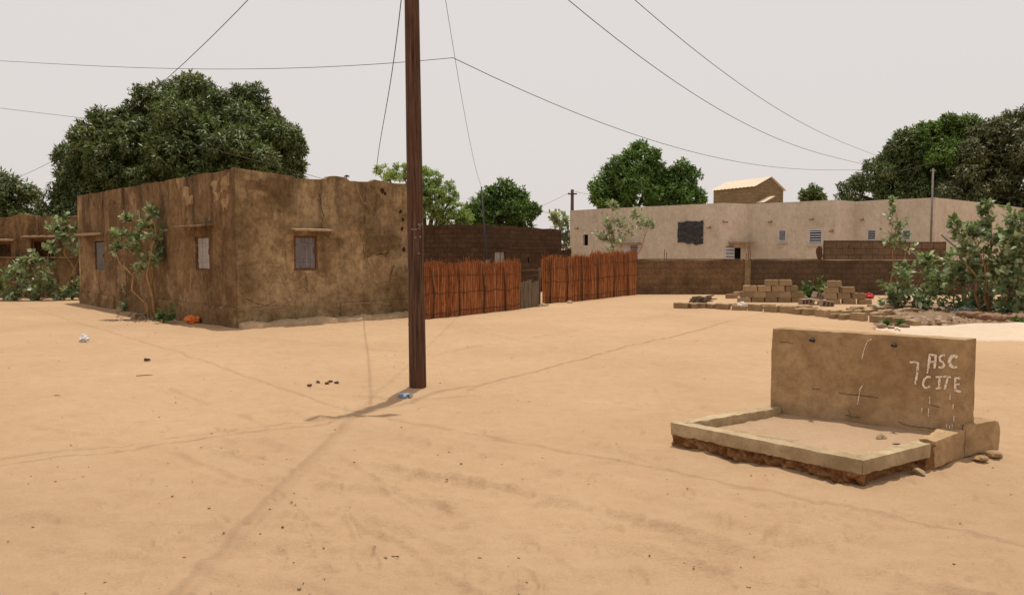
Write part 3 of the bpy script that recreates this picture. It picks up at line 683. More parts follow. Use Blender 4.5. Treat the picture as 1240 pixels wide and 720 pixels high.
# ------------------------------------------------------------------ ruined house on the far left
RY = 27.0; RP = at(-90, 300, RY); RP.z = 0; RE = at(94, 300, RY); RD = Vector((1, 0, 0)); RL = RE.x - RP.x
ruin = thing('derelict_house', (RP.x + RL / 2, RY, 0), 'weathered low house with dark empty windows at the left edge', 'house')
def sQ(px, py): return on_wall(px, py, RP, RD)
ops = []
for a, b in (((-8, 294), (14, 312)), ((38, 290), (66, 318))):
    p, q = sQ(*a), sQ(*b); ops.append((p[0], q[0], q[1], p[1]))
mb = MB(); hq = lambda s: sQ(0, 262)[1] + .06 * math.sin(s * 2.2) + .04 * math.sin(s * 6)
wall_panel(mb, RP, RD, RL, hq, .22, ops, .25); wall_panel(mb, RP + Vector((RL, 0, 0)), Vector((0, 1, 0)), 3, hq, .22, [], .5); wall_panel(mb, RP + Vector((RL, 3, 0)), Vector((-1, 0, 0)), RL, hq, .22, [], .6)
mb.build('wall', M['ruin'], ruin, recalc=False)
for o in ops:
    w = MB()
    for a in ((o[0], o[0] + .05, o[2], o[3]), (o[1] - .05, o[1], o[2], o[3]), (o[0] + .05, o[1] - .05, o[3] - .05, o[3])): wbox(w, RP, RD, *a, -.12, -.05)
    w.build('window', M['rust'], ruin)
    b = [wp(RP, RD, s, o[3] + .06, k) for s, k in ((o[0] - .25, .25), (o[1] + .25, .25), (o[1] + .25, .01), (o[0] - .25, .01))]
    rough_prism('lintel', b, [p + Vector((0, 0, .08)) for p in b], M['lintel'], ruin, .1, .008)
b = [wp(RP, RD, s, sQ(0, 313)[1], k) for s, k in ((0, .10), (RL, .10), (RL, .012), (0, .012))]
rough_prism('ledge', b, [p + Vector((0, 0, .08)) for p in b], M['plinth'], ruin, .2, .01)
mb = MB(); q0 = RP + Vector((.23, .23, 2.2)); mb.box((RP.x + RL / 2, RY + 1.6, 2.3), (RL - .5, 2.6, .1)); mb.build('roof', M['ruin'], ruin)

# ------------------------------------------------------------------ dark block building behind the reed fence
def plan(px, Y): q = at(px, 305, Y); return Vector((q.x, q.y, 0))
DC = plan(585, 32); DA = plan(500, 33.2); DB = plan(680, 38.5)
blk = thing('block_building', (DC.x, DC.y + 3, 0), 'dark unplastered block building behind the reed fence', 'building')
Hd = at(585, 271, 32).z; mb = MB()
d1 = (DC - DA); d2 = (DB - DC)
r1 = lambda s: Hd - .02 + .03 * math.sin(s * 4); r2 = lambda s: Hd - .03 + .02 * math.sin(s * 3 + 1) - .02 * s / d2.length
wx = [on_wall(px, py, DC, d2.normalized()) for px, py in ((599, 305), (612, 319))]
ow = (wx[0][0], wx[1][0], wx[1][1], wx[0][1])
wall_panel(mb, DA, d1.normalized(), d1.length, r1, .2, [], .4); wall_panel(mb, DC, d2.normalized(), d2.length, r2, .2, [ow], .4, u0=5)
E1 = DB + Vector((-2.4, 2.5, 0)); wall_panel(mb, DB, (E1 - DB).normalized(), (E1 - DB).length, lambda s: Hd - .08, .2, [], .5, u0=11)
mb.build('wall', M['dark_block'], blk, recalc=False)
mb = MB(); wbox(mb, DC, d2, ow[0], ow[1], ow[2], ow[3], -.10, -.06); wn = mb.build('window', M['shutter_pale'], blk)
for k in (0, 1):
    mb = MB(); wbox(mb, DC, d2, ow[0] + .05 + k * .5, ow[0] + .10 + k * .5, ow[2], ow[3], -.058, -.045); mb.build('batten', M['grey_post'], wn)
mb = MB()
for s in (0.0, .33, .66): wbox(mb, DC, d2, d2.length * s + .08, d2.length * (s + .33), Hd - .98, Hd - .92, .012, .045)
mb.build('cornice', M['dark_block'], blk)
mb = MB(); mb.box((DC.x - .6, DC.y + 3.4, Hd - .35), (3, 3, .12), .4); mb.build('roof', M['dark_block'], blk)
# low block wall in front of it
LW0, LW1 = plan(619, 30.5), plan(692, 31.5); Hl = at(650, 302, 31).z; dl = (LW1 - LW0)
lw = thing('yard_wall', (LW0.x, LW0.y, 0), 'low dark block yard wall between block building and pale house', 'wall')
mb = MB(); vh = [on_wall(px, py, LW0, dl.normalized()) for px, py in ((638, 312), (641, 318), (656, 308), (659, 312))]
wall_panel(mb, LW0, dl.normalized(), dl.length, lambda s: Hl + .03 * math.sin(5 * s), .18, [(vh[0][0], vh[1][0], vh[1][1], vh[0][1])], .3); mb.build('masonry', M['dark_block'], lw, recalc=False)
mb = MB(); wbox(mb, LW0, dl, 0, dl.length, Hl + .035, Hl + .075, -.2, .02); mb.build('coping', M['dark_wall'], lw)

# ------------------------------------------------------------------ pale cement house with the sawtooth front
CP = [Vector((3.36, 44.9, 0)), Vector((10.30, 38.0, 0)), Vector((11.87, 39.0, 0)), Vector((14.98, 35.9, 0)), Vector((16.29, 36.9, 0)), Vector((18.77, 34.4, 0)), Vector((23.34, 38.3, 0)), Vector((33.0, 46.7, 0))]
pale = thing('cement_house', (15, 44, 0), 'long pale cement rendered house with louvred windows behind the brown wall', 'house')
Hp = 4.0
def wseg(i, px, py): D = (CP[i + 1] - CP[i]).normalized(); return on_wall(px, py, CP[i], D)
wins = {0: [], 2: [], 4: []}
def op(i, x0, y0, x1, y1):
    a, b = wseg(i, x0, y0), wseg(i, x1, y1); o = (a[0], b[0], b[1], a[1]); wins[i].append(o); return o
o_small = op(0, 706, 284, 712, 297); o_plas = op(0, 823, 270, 850, 292); o_low = op(0, 752, 296, 773, 318)
o_door = op(2, 880.0 + 26, 302, 880.0 + 27, 303) if False else None
lv = [(2, op(2, 942.5, 278, 952, 292)), (2, op(2, 979.5, 278, 995.5, 295)), (4, op(4, 1050, 278, 1061, 291)), (4, op(4, 1092, 278, 1103, 291))]
mb = MB(); mr_ = {1: MB(), 3: MB()}; u = 0
for i in range(len(CP) - 1):
    D = CP[i + 1] - CP[i]; mbx = mr_.get(i, mb)
    wall_panel(mbx, CP[i], D.normalized(), D.length, lambda s: Hp + .012 * float(vnoise(s * .8, i * 3.0, 0.0)), .2, wins.get(i, []), .6, .006, u0=u); u += D.length
CB = [CP[-1], Vector((24, 55, 0)), Vector((6.5, 54, 0)), CP[0]]
for a, b in zip(CB[:-1], CB[1:]): wall_panel(mb, a, (b - a).normalized(), (b - a).length, lambda s: Hp, .2, [], 1.2, .006)
mb.build('wall', M['pale_house'], pale, recalc=False); [q_.build('return_wall', M['lit_return'], pale, recalc=False) for q_ in mr_.values()]
bm = bmesh.new(); vs = [bm.verts.new((p.x + (.0 if k else .3), p.y + .35, Hp - .35)) for k, p in enumerate(CP[:-1] + [Vector((32.4, 46.8, 0)), Vector((23.8, 54.4, 0)), Vector((6.7, 53.4, 0))])]
bm.faces.new(vs); ex = bmesh.ops.extrude_face_region(bm, geom=bm.faces[:]); bmesh.ops.translate(bm, verts=[v for v in ex['geom'] if isinstance(v, bmesh.types.BMVert)], vec=(0, 0, -.15))
bmesh.ops.recalc_face_normals(bm, faces=bm.faces); me = bpy.data.meshes.new('roof'); bm.to_mesh(me); bm.free(); link('roof', me, M['pale_house'], pale)
def louvre(i, o, n=5):
    P, D = CP[i], CP[i + 1] - CP[i]; s0, s1, z0, z1 = o; mb = MB(); e = .045
    for a in ((s0, s0 + e, z0, z1), (s1 - e, s1, z0, z1), (s0 + e, s1 - e, z1 - e, z1), (s0 + e, s1 - e, z0, z0 + e)): wbox(mb, P, D, *a, -.06, .012)
    w = mb.build('window', M['louvre'], pale)
    mb = MB(); h = (z1 - z0 - 2 * e) / n
    for k in range(n):
        z = z0 + e + k * h
        mb.hexa([wp(P, D, s, zz, oo) for s, zz, oo in ((s0 + e, z + .03, .0), (s1 - e, z + .03, .0), (s1 - e, z + h * .62, -.05), (s0 + e, z + h * .62, -.05))],
                [wp(P, D, s, zz, oo) for s, zz, oo in ((s0 + e, z + .045, .004), (s1 - e, z + .045, .004), (s1 - e, z + h * .62 + .015, -.046), (s0 + e, z + h * .62 + .015, -.046))])
    mb.build('slats', M['louvre'], w)
    mb = MB(); wbox(mb, P, D, s0, s1, z0, z1, -.14, -.1); mb.build('dark_backing', M['black'], w)  # black sheet added to paint the darkness between the slats
    mb = MB(); wbox(mb, P, D, s0 - .08, s1 + .08, z0 - .10, z0 - .04, .012, .09); mb.build('sill', M['pale_house'], pale)
for i, o in lv: louvre(i, o)
louvre(0, (o_low[0] + (o_low[1] - o_low[0]) * .5, o_low[1], o_low[2], o_low[3]), 7)
P, D = CP[0], CP[1] - CP[0]
mb = MB(); wbox(mb, P, D, o_low[0], o_low[0] + (o_low[1] - o_low[0]) * .5, o_low[2], o_low[3], -.08, -.04); mb.build('shutter', M['louvre'], pale)
mb = MB(); wbox(mb, P, D, o_small[0], o_small[1], o_small[2], o_small[3], -.19, -.15); mb.build('window', M['black'], pale)
a, b = wseg(0, 749, 295), wseg(0, 777, 295); mb = MB(); wbox(mb, P, D, a[0], b[0], a[1] - .04, a[1] + .05, .01, .4); mb.build('canopy', M['lintel'], pale)
# black sheeting nailed over a window opening: crumpled grid
s0, s1, z0, z1 = o_plas; nn = 14; mb = MB(); g = {}
for a in range(nn + 1):
    for b in range(nn + 1):
        s = s0 - .08 + (s1 - s0 + .16) * a / nn; z = z0 - .10 + (z1 - z0 + .16) * b / nn
        if b == 0: z += .09 * float(vnoise(a * .5, 3.0, 1.0)) - .03 * a / nn
        if b == nn: z += .05 * float(vnoise(a * .6, 8.0, 1.0))
        g[a, b] = wp(P, D, s, z, .05 + .035 * float(vnoise(a * .8, b * .8, 3.0)) + .03 * math.sin(a * 1.3))
for a in range(nn):
    for b in range(nn): mb.quad(g[a, b], g[a + 1, b], g[a + 1, b + 1], g[a, b + 1])
mb.build('black_sheeting', M['plastic_black'], pale)
# low door with canopy on the second bay (lies against the wall face)
P, D = CP[2], CP[3] - CP[2]
def on2(px, py, i=1):
    return on_wall(px, py, CP[i], (CP[i + 1] - CP[i]).normalized())
P1, D1 = CP[1], CP[2] - CP[1]
a, b = on2(877, 299), on2(888, 322); mb = MB(); wbox(mb, P1, D1, a[0], b[0], b[1], a[1], .01, .06)
sh = mb.build('shutter', M['louvre'], pale); mb = MB()
for k in range(6): zz = b[1] + .12 + k * .16; wbox(mb, P1, D1, a[0] + .06, b[0] - .06, zz, zz + .05, .0605, .085)
mb.build('slats', M['grey_post'], sh)
a, b = on2(888.5, 300), on2(896, 322); mb = MB(); wbox(mb, P1, D1, a[0], b[0], b[1], a[1], .005, .03); mb.build('door', M['black'], pale)
a, b = on2(882, 294), on2(904, 294); mb = MB(); wbox(mb, P1, D1, a[0], b[0], a[1] - .04, a[1] + .05, .01, .5); mb.build('canopy', M['lintel'], pale)
# water spouts
for i, px, py in ((0, 700, 276), (0, 785, 272), (0, 860, 275), (1, 875.5, 268), (2, 934, 268), (2, 984, 265), (4, 1045, 265), (2, 1008, 279)):
    s, z = wseg(i, px, py); P, D = CP[i], CP[i + 1] - CP[i]; mb = MB(); mb.tube([wp(P, D, s, z, -.05), wp(P, D, s, z - .03, .28)], .055, 8); mb.build('spout', M['lintel'], pale, True)
# roof-top room
RB = plan(905, 44.0); rr = thing('rooftop_room', (RB.x, RB.y, Hp - .35), 'small gabled block room with tin roof on top of the pale house', 'rooftop room')
a0, a1, a2 = plan(863, 46.5), plan(913, 43.5), plan(947, 46.5); a3 = a0 + (a2 - a1)
zb, ze, zr = Hp - .34, at(863, 230, 46.5).z, at(932, 215, 45).z
mid12, mid03 = (a1 + a2) / 2, (a0 + a3) / 2
mb = MB(); v3 = lambda p, z: Vector((p.x, p.y, z))
L01, L12 = (a1 - a0).length, (a2 - a1).length
mb.quad(v3(a0, zb), v3(a1, zb), v3(a1, ze), v3(a0, ze), [(0, zb), (L01, zb), (L01, ze), (0, ze)])
mb.quad(v3(a1, zb), v3(a2, zb), v3(a2, ze), v3(a1, ze), [(0, zb), (L12, zb), (L12, ze), (0, ze)])
mb.quad(v3(a2, zb), v3(a3, zb), v3(a3, ze), v3(a2, ze)); mb.quad(v3(a3, zb), v3(a0, zb), v3(a0, ze), v3(a3, ze))
k = len(mb.v); mb.v += [tuple(v3(a1, ze)), tuple(v3(a2, ze)), tuple(v3(mid12, zr))]; mb.f.append((k, k + 1, k + 2)); mb.uv += [(0, ze), (L12, ze), (L12 / 2, zr)]
k = len(mb.v); mb.v += [tuple(v3(a3, ze)), tuple(v3(a0, ze)), tuple(v3(mid03, zr))]; mb.f.append((k, k + 1, k + 2)); mb.uv += [(0, ze), (L12, ze), (L12 / 2, zr)]
mb.build('wall', M['roof_block'], rr, recalc=False)
mb = MB(); ov = (a1 - a0).normalized() * .15
for e0, e1 in ((a0, a1), (a3, a2)):
    out = ((e0 - mid03).normalized()) * .18; n = 24
    for k in range(n):                                   # corrugation
        p0 = (e0 - ov).lerp(e1 + ov, k / n); p1 = (e0 - ov).lerp(e1 + ov, (k + 1) / n); r0 = (mid03 - ov).lerp(mid12 + ov, k / n); r1 = (mid03 - ov).lerp(mid12 + ov, (k + 1) / n)
        za, zc_ = (.02 if k % 2 else .05), (.05 if k % 2 else .02)
        mb.quad(v3(p0 + out, ze - .08 + za), v3(p1 + out, ze - .08 + zc_), v3(r1, zr + zc_), v3(r0, zr + za))
mb.build('roof', M['tin'], rr)
mb = MB(); dg = (a2 - a1); wbox(mb, a1, dg, L12 * .30, L12 * .62, zb, zb + .75, .01, .05); mb.build('door', M['gate_wood'], rr)
mb = MB(); b = [wp(a1, dg, L12 * .02, zb + .68, .5), wp(a1, dg, L12 * .02, zb + .68, .02), wp(a1, dg, L12 * .40, zb + 1.10, .02), wp(a1, dg, L12 * .40, zb + 1.10, .5)]
mb.hexa(b, [p + Vector((0, 0, .03)) for p in b]); mb.build('awning', M['tin'], rr)

# ------------------------------------------------------------------ brown boundary wall
WY = 29.3; W0 = plan(766, WY); W1 = plan(905, WY); W2 = plan(1330, WY); Hw = at(900, 315, WY).z
bw = thing('boundary_wall', (W1.x, WY, 0), 'brown stained boundary wall running behind the block piles', 'wall')
mb = MB(); wall_panel(mb, W0, Vector((1, 0, 0)), W1.x - W0.x, lambda s: Hw + .01 * math.sin(s * 4), .2, [], .4); mb.build('masonry', M['brown_wall'], bw, recalc=False)
mb = MB(); wall_panel(mb, W1, Vector((1, 0, 0)), W2.x - W1.x, lambda s: Hw + .01 * math.sin(s * 3), .2, [], .4, u0=.2); mb.build('masonry', M['dark_wall'], bw, recalc=False)
mb = MB(); wbox(mb, W1, Vector((1, 0, 0)), -.10, .12, -.1, Hw + .02, -.22, .06); mb.build('pillar', M['plinth'], bw)
mb = MB(); X0, X1 = at(999, 300, WY).x, at(1146, 300, WY).x
wall_panel(mb, Vector((X0, WY + .02, 0)), Vector((1, 0, 0)), X1 - X0, lambda s: at(1000, 291, WY).z - (.0 if s < 2.9 else .05), .15, [], .4, .006, z0=Hw + .02); mb.build('raised_course', M['raw_block'], bw, recalc=False)
mb = MB(); wbox(mb, W0, Vector((1, 0, 0)), .02, W1.x - W0.x - .12, Hw + .014, Hw + .05, -.21, .015); wbox(mb, W1, Vector((1, 0, 0)), .14, X0 - W1.x - .02, Hw + .014, Hw + .05, -.21, .015); mb.build('coping', M['ruin'], bw)
mb = MB()
for px, dz in ((804, .42), (806.5, .33), (906, .5), (908, .38), (903, .28)):
    p = at(px, 314, WY + .1); mb.tube([(p.x, p.y, Hw - .1), (p.x + .03, p.y, Hw + dz)], .012, 5)
mb.build('starter_bars', M['rust'], bw)
# small rust scrap standing on the wall
p = at(992, 314, WY + .05); sc_ = thing('scrap_sack', (p.x, p.y, Hw + .05), 'small rusty brown sack stuck on top of the brown wall', 'sack')
bm = bmesh.new(); bmesh.ops.create_icosphere(bm, subdivisions=3, radius=.13)
for v in bm.verts:
    v.co.z = v.co.z * 2.1 + .25; v.co.x *= .8; k = 1 + .6 * float(vnoise(v.co.x * 14, v.co.y * 14, v.co.z * 8)); v.co.x *= k * (1.1 - .35 * v.co.z); v.co.y *= k * .6; v.co.z *= 1.0
me = bpy.data.meshes.new('sack'); bm.to_mesh(me); bm.free(); me.transform(Matrix.Translation((p.x, p.y, Hw + .03))); link('sack', me, M['twig'], sc_, True)
# leaning stick right of the raised course
p, q = at(1140, 284, 29.1), at(1160, 302, 29.1); mb = MB(); mb.tube([(q.x + .5, q.y - .1, 0), q, p], [.04, .04, .035], 7); tag(mb.build('leaning_stick', M['grey_post'], None, True), 'pale stick leaning over the wall beside the tall shrubs', 'stick')

# ------------------------------------------------------------------ reed fences and gate
def reed_fence(label, a, b, h0, h1, n, group='reed fences', posts=4):
    a, b = Vector(a), Vector(b); a.z = b.z = 0; d = b - a; L = d.length; D = d.normalized(); nn = Vector((D.y, -D.x, 0))
    t = thing('reed_fence', (a + b) / 2, label, 'fence', group); mb = MB()
    for k in range(n):
        s = L * random.random(); ly = random.choice((-.03, -.01, .01, .03)) + random.uniform(-.01, .01)
        h = (h0 + (h1 - h0) * s / L) * (1 + random.gauss(0, .045)) + (random.random() < .06) * random.uniform(.03, .14) + .03 * math.sin(s * 4)
        lean = random.gauss(0, .05) * h; bow = random.gauss(0, .02)
        p0 = a + D * s + nn * ly + Vector((0, 0, -.05)); p2 = p0 + D * lean + Vector((0, 0, h + .05)) + nn * random.gauss(0, .01)
        r = random.uniform(.0035, .0075); mb.tube([p0, (p0 + p2) / 2 + D * bow, p2], [r, r, r * .6], 4)
    mb.build('reeds', M['reed'], t, recalc=False)
    for f in (.12, .48, .8):
        mb = MB(); m = 14
        for off in (-.055, .055): mb.tube([a + D * (L * k / m) + nn * off + Vector((0, 0, (h0 + (h1 - h0) * k / m) * f + random.gauss(0, .022))) for k in range(m + 1)], .007, 5)
        mb.build('rail', M['twig'], t, True)
    for k in range(posts):
        s = L * (k + .3) / posts; hh = (h0 + (h1 - h0) * s / L) * random.uniform(.9, 1.04); mb = MB(); p = a + D * s + nn * .075
        mb.tube([p - Vector((0, 0, .2)), p + D * random.uniform(-.05, .05) + Vector((0, 0, hh * .5)), p + D * random.uniform(-.07, .07) + Vector((0, 0, hh))], [.020, .017, .013], 6); mb.build('post', M['twig'], t, True)
    return t
g1, g2 = gp(512, 387.5), gp(628, 375); hA = at(512, 322, g1.y).z; hB = at(628, 320, g2.y).z
reed_fence('long red brown reed fence between the leaning house pole and the plank gate', g1, g2, hA, hB, 2500, posts=4)
g3, g4, g5 = gp(658, 368), gp(716, 362.5), gp(770, 356.5)
reed_fence('lower red brown reed fence right of the plank gate', g3, g4, at(658, 315, g3.y).z, at(716, 312, g4.y).z, 1900, posts=3)
reed_fence('tallest red brown reed fence ending at the brown boundary wall', g4, g5, at(716, 309, g4.y).z, at(770, 306.5, g5.y).z, 2200, posts=3)
ga, gb = gp(629, 374.5), gp(652, 371.5); gt = thing('plank_gate', ga, 'low grey plank gate between two reed fences', 'gate'); dg = gb - ga
mb = MB(); nb = 5
for k in range(nb):
    L_ = dg.length / nb; h = at(640, 342, ga.y).z * random.uniform(.88, 1.03) + .02 * k; wbox(mb, ga, dg, k * L_ + .008, (k + 1) * L_ - .008, .02, h, -.015 + .008 * (k % 2), .02 + .008 * (k % 2))
mb.build('planks', M['gate_wood'], gt)
mb = MB()
for z in (.2, .55): wbox(mb, ga, dg, .02, dg.length - .02, z, z + .07, -.055, -.018)
mb.build('batten', M['twig'], gt)
for s, h in ((-.03, 1.0), (dg.length + .03, 1.15)):
    mb = MB(); p = wp(ga, dg, s, -.2); mb.tube([p, p + Vector((.02, 0, h + .2))], [.045, .035], 8); mb.build('post', M['twig'], gt, True)
gb2 = gp(657, 371); mb = MB()
for z0, z1 in ((1.06, 1.03), (.88, .95)): mb.tube([v3(ga, z0) - dg * .1, v3(ga.lerp(gb2, .5), z0 + .03), v3(gb2, z1) + dg * .1], .014, 5)
tag(mb.build('pole_barrier', M['twig'], None, True), 'two thin sticks tied across the opening above the gate', 'barrier')
mb = MB(); n = 40                                         # stones at the gate
for px, py, r in ((652, 371.5, .09), (657, 371, .12), (662, 370.5, .08), (690, 367, .09)):
    c = gp(px, py); bm = bmesh.new(); bmesh.ops.create_icosphere(bm, subdivisions=2, radius=r)
    for v in bm.verts: v.co *= 1 + .25 * float(vnoise(v.co.x * 12 + px, v.co.y * 12, v.co.z * 12)); v.co.z *= .6
    me = bpy.data.meshes.new('stone'); bm.to_mesh(me); bm.free(); me.transform(Matrix.Translation(c + Vector((0, 0, r * .3))))
    tag(link('stone', me, M['stone'], None), {652: 'small pale stone at the foot of the gate post', 657: 'biggest pale stone in the gap beside the gate', 662: 'small pale stone at the start of the right reed fence', 690: 'pale stone lying against the lower reed fence'}[px], 'stone')

# ------------------------------------------------------------------ standpipe: back wall, basin, side block
spb = thing('water_standpipe', gp(1000, 540), 'abandoned concrete standpipe with tall back wall and shallow basin', 'standpipe')
zt = .20
A = gp(812, 511, zt); B = gp(1045, 557, zt); Cc = gp(1128, 536, zt); Wl = gp(933, 491, zt); Wr = gp(1164.5, 521, zt)
dw = (Wr - Wl); dw.z = 0; dwn = dw.normalized(); back = Vector((-dwn.y, dwn.x, 0))
Hs = (at(1166, 411, Wr.y).z + at(933, 397, Wl.y).z) / 2
thk = .19
def up(p, z): return Vector((p.x, p.y, z))
def prism4(name, q, z0, z1, mat, parent=spb, inset=0.0, **kw):
    c = sum((Vector(p) for p in q), Vector()) / 4
    return rough_prism(name, [up(p, z0) for p in q], [up(p, z1) for p in q], mat, parent, **kw)
bk2 = Vector((.83, .56, 0)); wallq = [Wl, Wr, Wr + bk2 * thk, Wl + bk2 * thk]
hl, hr = at(933, 397, Wl.y).z, at(1166, 411, Wr.y).z
bwall = rough_prism('back_wall', [up(p, .0) for p in wallq], [up(wallq[0], hl), up(wallq[1], hr), up(wallq[2], hr), up(wallq[3], hl)], M['cement'], spb, .025, .004, 1, 9)
e = .115
def inset_line(p, q, k): return p.lerp(q, k)
LB = Wl - dwn * .0                                   # left rim runs A -> Wl
def unitv(v): v = Vector((v.x, v.y, 0)); return v.normalized()
uf, ul_, ur = unitv(B - A), unitv(Wl - A), unitv(Cc - B)
Ai = A + uf * e + ul_ * e; Bi = B - uf * e + ur * e
prism4('rim', [A, B, Bi, Ai], .098, zt, M['cement_pale'], seg=.022, amp=.004, ns=16, smooth_it=1)
prism4('rim', [A + ul_ * .0, Ai, Wl + uf * e - ul_ * .01, Wl - ul_ * .01 - uf * .01], .100, zt + .002, M['cement_pale'], seg=.022, amp=.004, ns=16, smooth_it=1)
prism4('rim', [B + Vector((0, 0, 0)), Cc, Cc - uf * e * .95, Bi], .096, zt - .003, M['cement_pale'], seg=.022, amp=.004, ns=16, smooth_it=1)
# basin floor of cement with blown sand on it
fl = [Ai - uf * .02 - ul_ * .02, Bi + uf * .02 - ur * .02, Wr - back * .0 - dwn * .06, Wl + uf * .05]
prism4('basin_floor', fl, .06, .115, M['cement_pale'], seg=.1)
n1 = 40; mb = MB(); g = {}
for i in range(n1 + 1):
    for j in range(n1 + 1):
        p = fl[0].lerp(fl[1], i / n1).lerp(fl[3].lerp(fl[2], i / n1), j / n1)
        z = .120 + .028 * (j / n1)**2 + .012 * float(vnoise(p.x * 4, p.y * 4, 1.0)) + .006 * float(vnoise(p.x * 15, p.y * 15, 2.0))
        g[i, j] = Vector((p.x, p.y, z))
for i in range(n1):
    for j in range(n1): mb.quad(g[i, j], g[i + 1, j], g[i + 1, j + 1], g[i, j + 1])
mb.build('blown_sand', mat_sand('basin_sand', (.97, 1.0, 1.05)), spb, True)
# eroded aggregate under the basin edge
def eroded(a, b, inn, z0, z1, seed):
    L = (b - a).length; nu = int(L / .012); nv = 9; V = []
    for j in range(nv + 1):
        for i in range(nu + 1):
            s = i / nu; w = j / nv; p = a.lerp(b, s); low = z0 + .02 * float(vnoise(s * L * 6, seed, 0.0))
            z = z1 + (low - z1) * w
            k = .035 * float(vnoise(s * L * 22, w * 4.0, seed)) + .022 * float(vnoise(s * L * 60, w * 8, seed + 3)) - .028 * w - .004
            q = p - inn * k; V.append((q.x, q.y, z))
    Fq = [(j * (nu + 1) + i, j * (nu + 1) + i + 1, (j + 1) * (nu + 1) + i + 1, (j + 1) * (nu + 1) + i) for j in range(nv) for i in range(nu)]
    me = np_mesh('eroded_base', np.array(V), np.array(Fq)); return link('eroded_base', me, M['rubble_base'], spb, True)
innF = Vector((-uf.y, uf.x, 0)); innR = Vector((-ur.y, ur.x, 0))
eroded(up(A + innF * .02, 0), up(B + innF * .02, 0), innF, -.03, .104, 1.0)
eroded(up(B + innR * .05, 0), up(Cc + innR * .05, 0), innR, -.03, .102, 5.0)
innL = Vector((ul_.y, -ul_.x, 0)); eroded(up(Wl + innL * .03, 0), up(A + innL * .03, 0), innL, -.03, .104, 9.0)
# broken end of the slab under the wall's right side, running out behind
s1 = gp(1133, 530, zt); s2 = gp(1212, 511, .22)
fwd = unitv(s1 - s2) if False else None
q0 = Cc + ur * .05 - uf * e; q1 = Cc + ur * .045 + uf * .005; ext = gp(1210, 545, 0)
k0 = Vector((ext.x, ext.y, 0)); kdir = unitv(k0 - Vector((q1.x, q1.y, 0)))
q2 = Wr + dwn * .005 + back * .0
prism4('slab_end', [q0, q1, Vector((q2.x, q2.y, 0)) + dwn * .02, Vector((q2.x, q2.y, 0)) - dwn * .14], .0, zt + .008, M['cement'], seg=.025, amp=.007, ns=14, smooth_it=1)
prism4('slab_end', [Vector((Wr.x, Wr.y, 0)) + dwn * .012 + back * .002, Vector((Wr.x, Wr.y, 0)) + dwn * .03 + back * .0, k0, k0 - dwn * .35], .0, zt + .05, M['cement'], seg=.025, amp=.007, ns=14, smooth_it=1)
# rusty aggregate showing in the crack at the broken corner
ck = (Cc + q1) / 2; rough_prism('crack_rubble', [up(p, -.02) for p in (Cc - ur * .05 - uf * .015, q1 + ur * .07 - uf * .015, q1 + ur * .07 - uf * .1, Cc - ur * .05 - uf * .1)], [up(p, zt - .03) for p in (Cc - ur * .01 - uf * .012, q1 + ur * .03 - uf * .012, q1 + ur * .03 - uf * .1, Cc - ur * .01 - uf * .1)], M['rubble_base'], spb, .015, .018, 1, 28)
# pipe stubs
for px, py, l, r in ((984, 411, .055, .014), (1083, 417, .07, .012)):
    s, z = on_wall(px, py, Wl, dwn); p = wp(Wl, dwn, s, z, .0); out = -back
    mb = MB(); mb.tube([p - out * .03, p + out * l], r, 10); mb.tube([p - out * .0, p + out * .010], r * 1.35, 10)
    mb.tube([p + out * (l - .02), p + out * l + dwn * .012, p + out * l + dwn * .035], r * 1.12, 10); mb.build('pipe_stub', M['iron'], spb, True)
# hand-painted letters
def ol(cx, cy):
    s, z = on_wall(1080 + cx / 4, 380 + cy / 4, Wl, dwn); return s, z
STROKES = [([(88, 233), (108, 232), (129, 237), (124, 285), (114, 340)], 1.0),
           ([(177, 264), (181, 230), (186, 196), (200, 197), (214, 201), (211, 232), (207, 262)], 1.1), ([(182, 233), (211, 230)], .9), ([(176, 262), (173, 287)], .6),
           ([(258, 199), (243, 199), (231, 210), (236, 226), (252, 235), (254, 250), (243, 259), (227, 257)], 1.0),
           ([(319, 210), (306, 201), (289, 206), (279, 228), (286, 250), (301, 257), (316, 251)], 1.5),
           ([(189, 306), (173, 302), (158, 316), (151, 337), (157, 353), (170, 357), (187, 350)], 1.0),
           ([(213, 305), (249, 301)], .9), ([(233, 303), (228, 358)], 1.0), ([(213, 360), (242, 357)], .9),
           ([(250, 301), (287, 305)], .9), ([(272, 304), (266, 330), (257, 364)], 1.0),
           ([(333, 311), (309, 308), (307, 340), (309, 369), (336, 376)], 1.0), ([(309, 340), (329, 338)], .9)]
DRIPS = [((184, 400), (185, 432)), ((180, 452), (177, 494)), ((147, 452), (146, 470)), ((284, 390), (282, 415)), ((298, 435), (297, 462)), ((302, 492), (301, 518)), ((266, 530), (265, 552)), ((293, 532), (292, 555)), ((281, 538), (280, 553))]
def ribbon(mb, pts, w):
    P = [ol(*p) for p in pts]; Q = []
    for a, b in zip(P[:-1], P[1:]):
        for k in range(5): Q.append((a[0] + (b[0] - a[0]) * k / 5, a[1] + (b[1] - a[1]) * k / 5))
    Q.append(P[-1]); prev = None
    for i, (s, z) in enumerate(Q):
        a, b = Q[max(0, i - 1)], Q[min(len(Q) - 1, i + 1)]; dx, dz = b[0] - a[0], b[1] - a[1]; l = math.hypot(dx, dz) + 1e-9
        ww = w * (1 + .30 * float(vnoise(i * .9, s * 30, z * 30))); nx, nz = -dz / l * ww, dx / l * ww
        cur = (wp(Wl, dwn, s + nx, z + nz, .0085), wp(Wl, dwn, s - nx, z - nz, .0085))
        if prev: mb.quad(prev[0], prev[1], cur[1], cur[0])
        prev = cur
m_, t_, b_ = newmat('worn_chalk'); f_ = noise(t_, coord(t_), 60, 4, .7); setc(t_, b_, (.80, .70, .57), .95, .05)
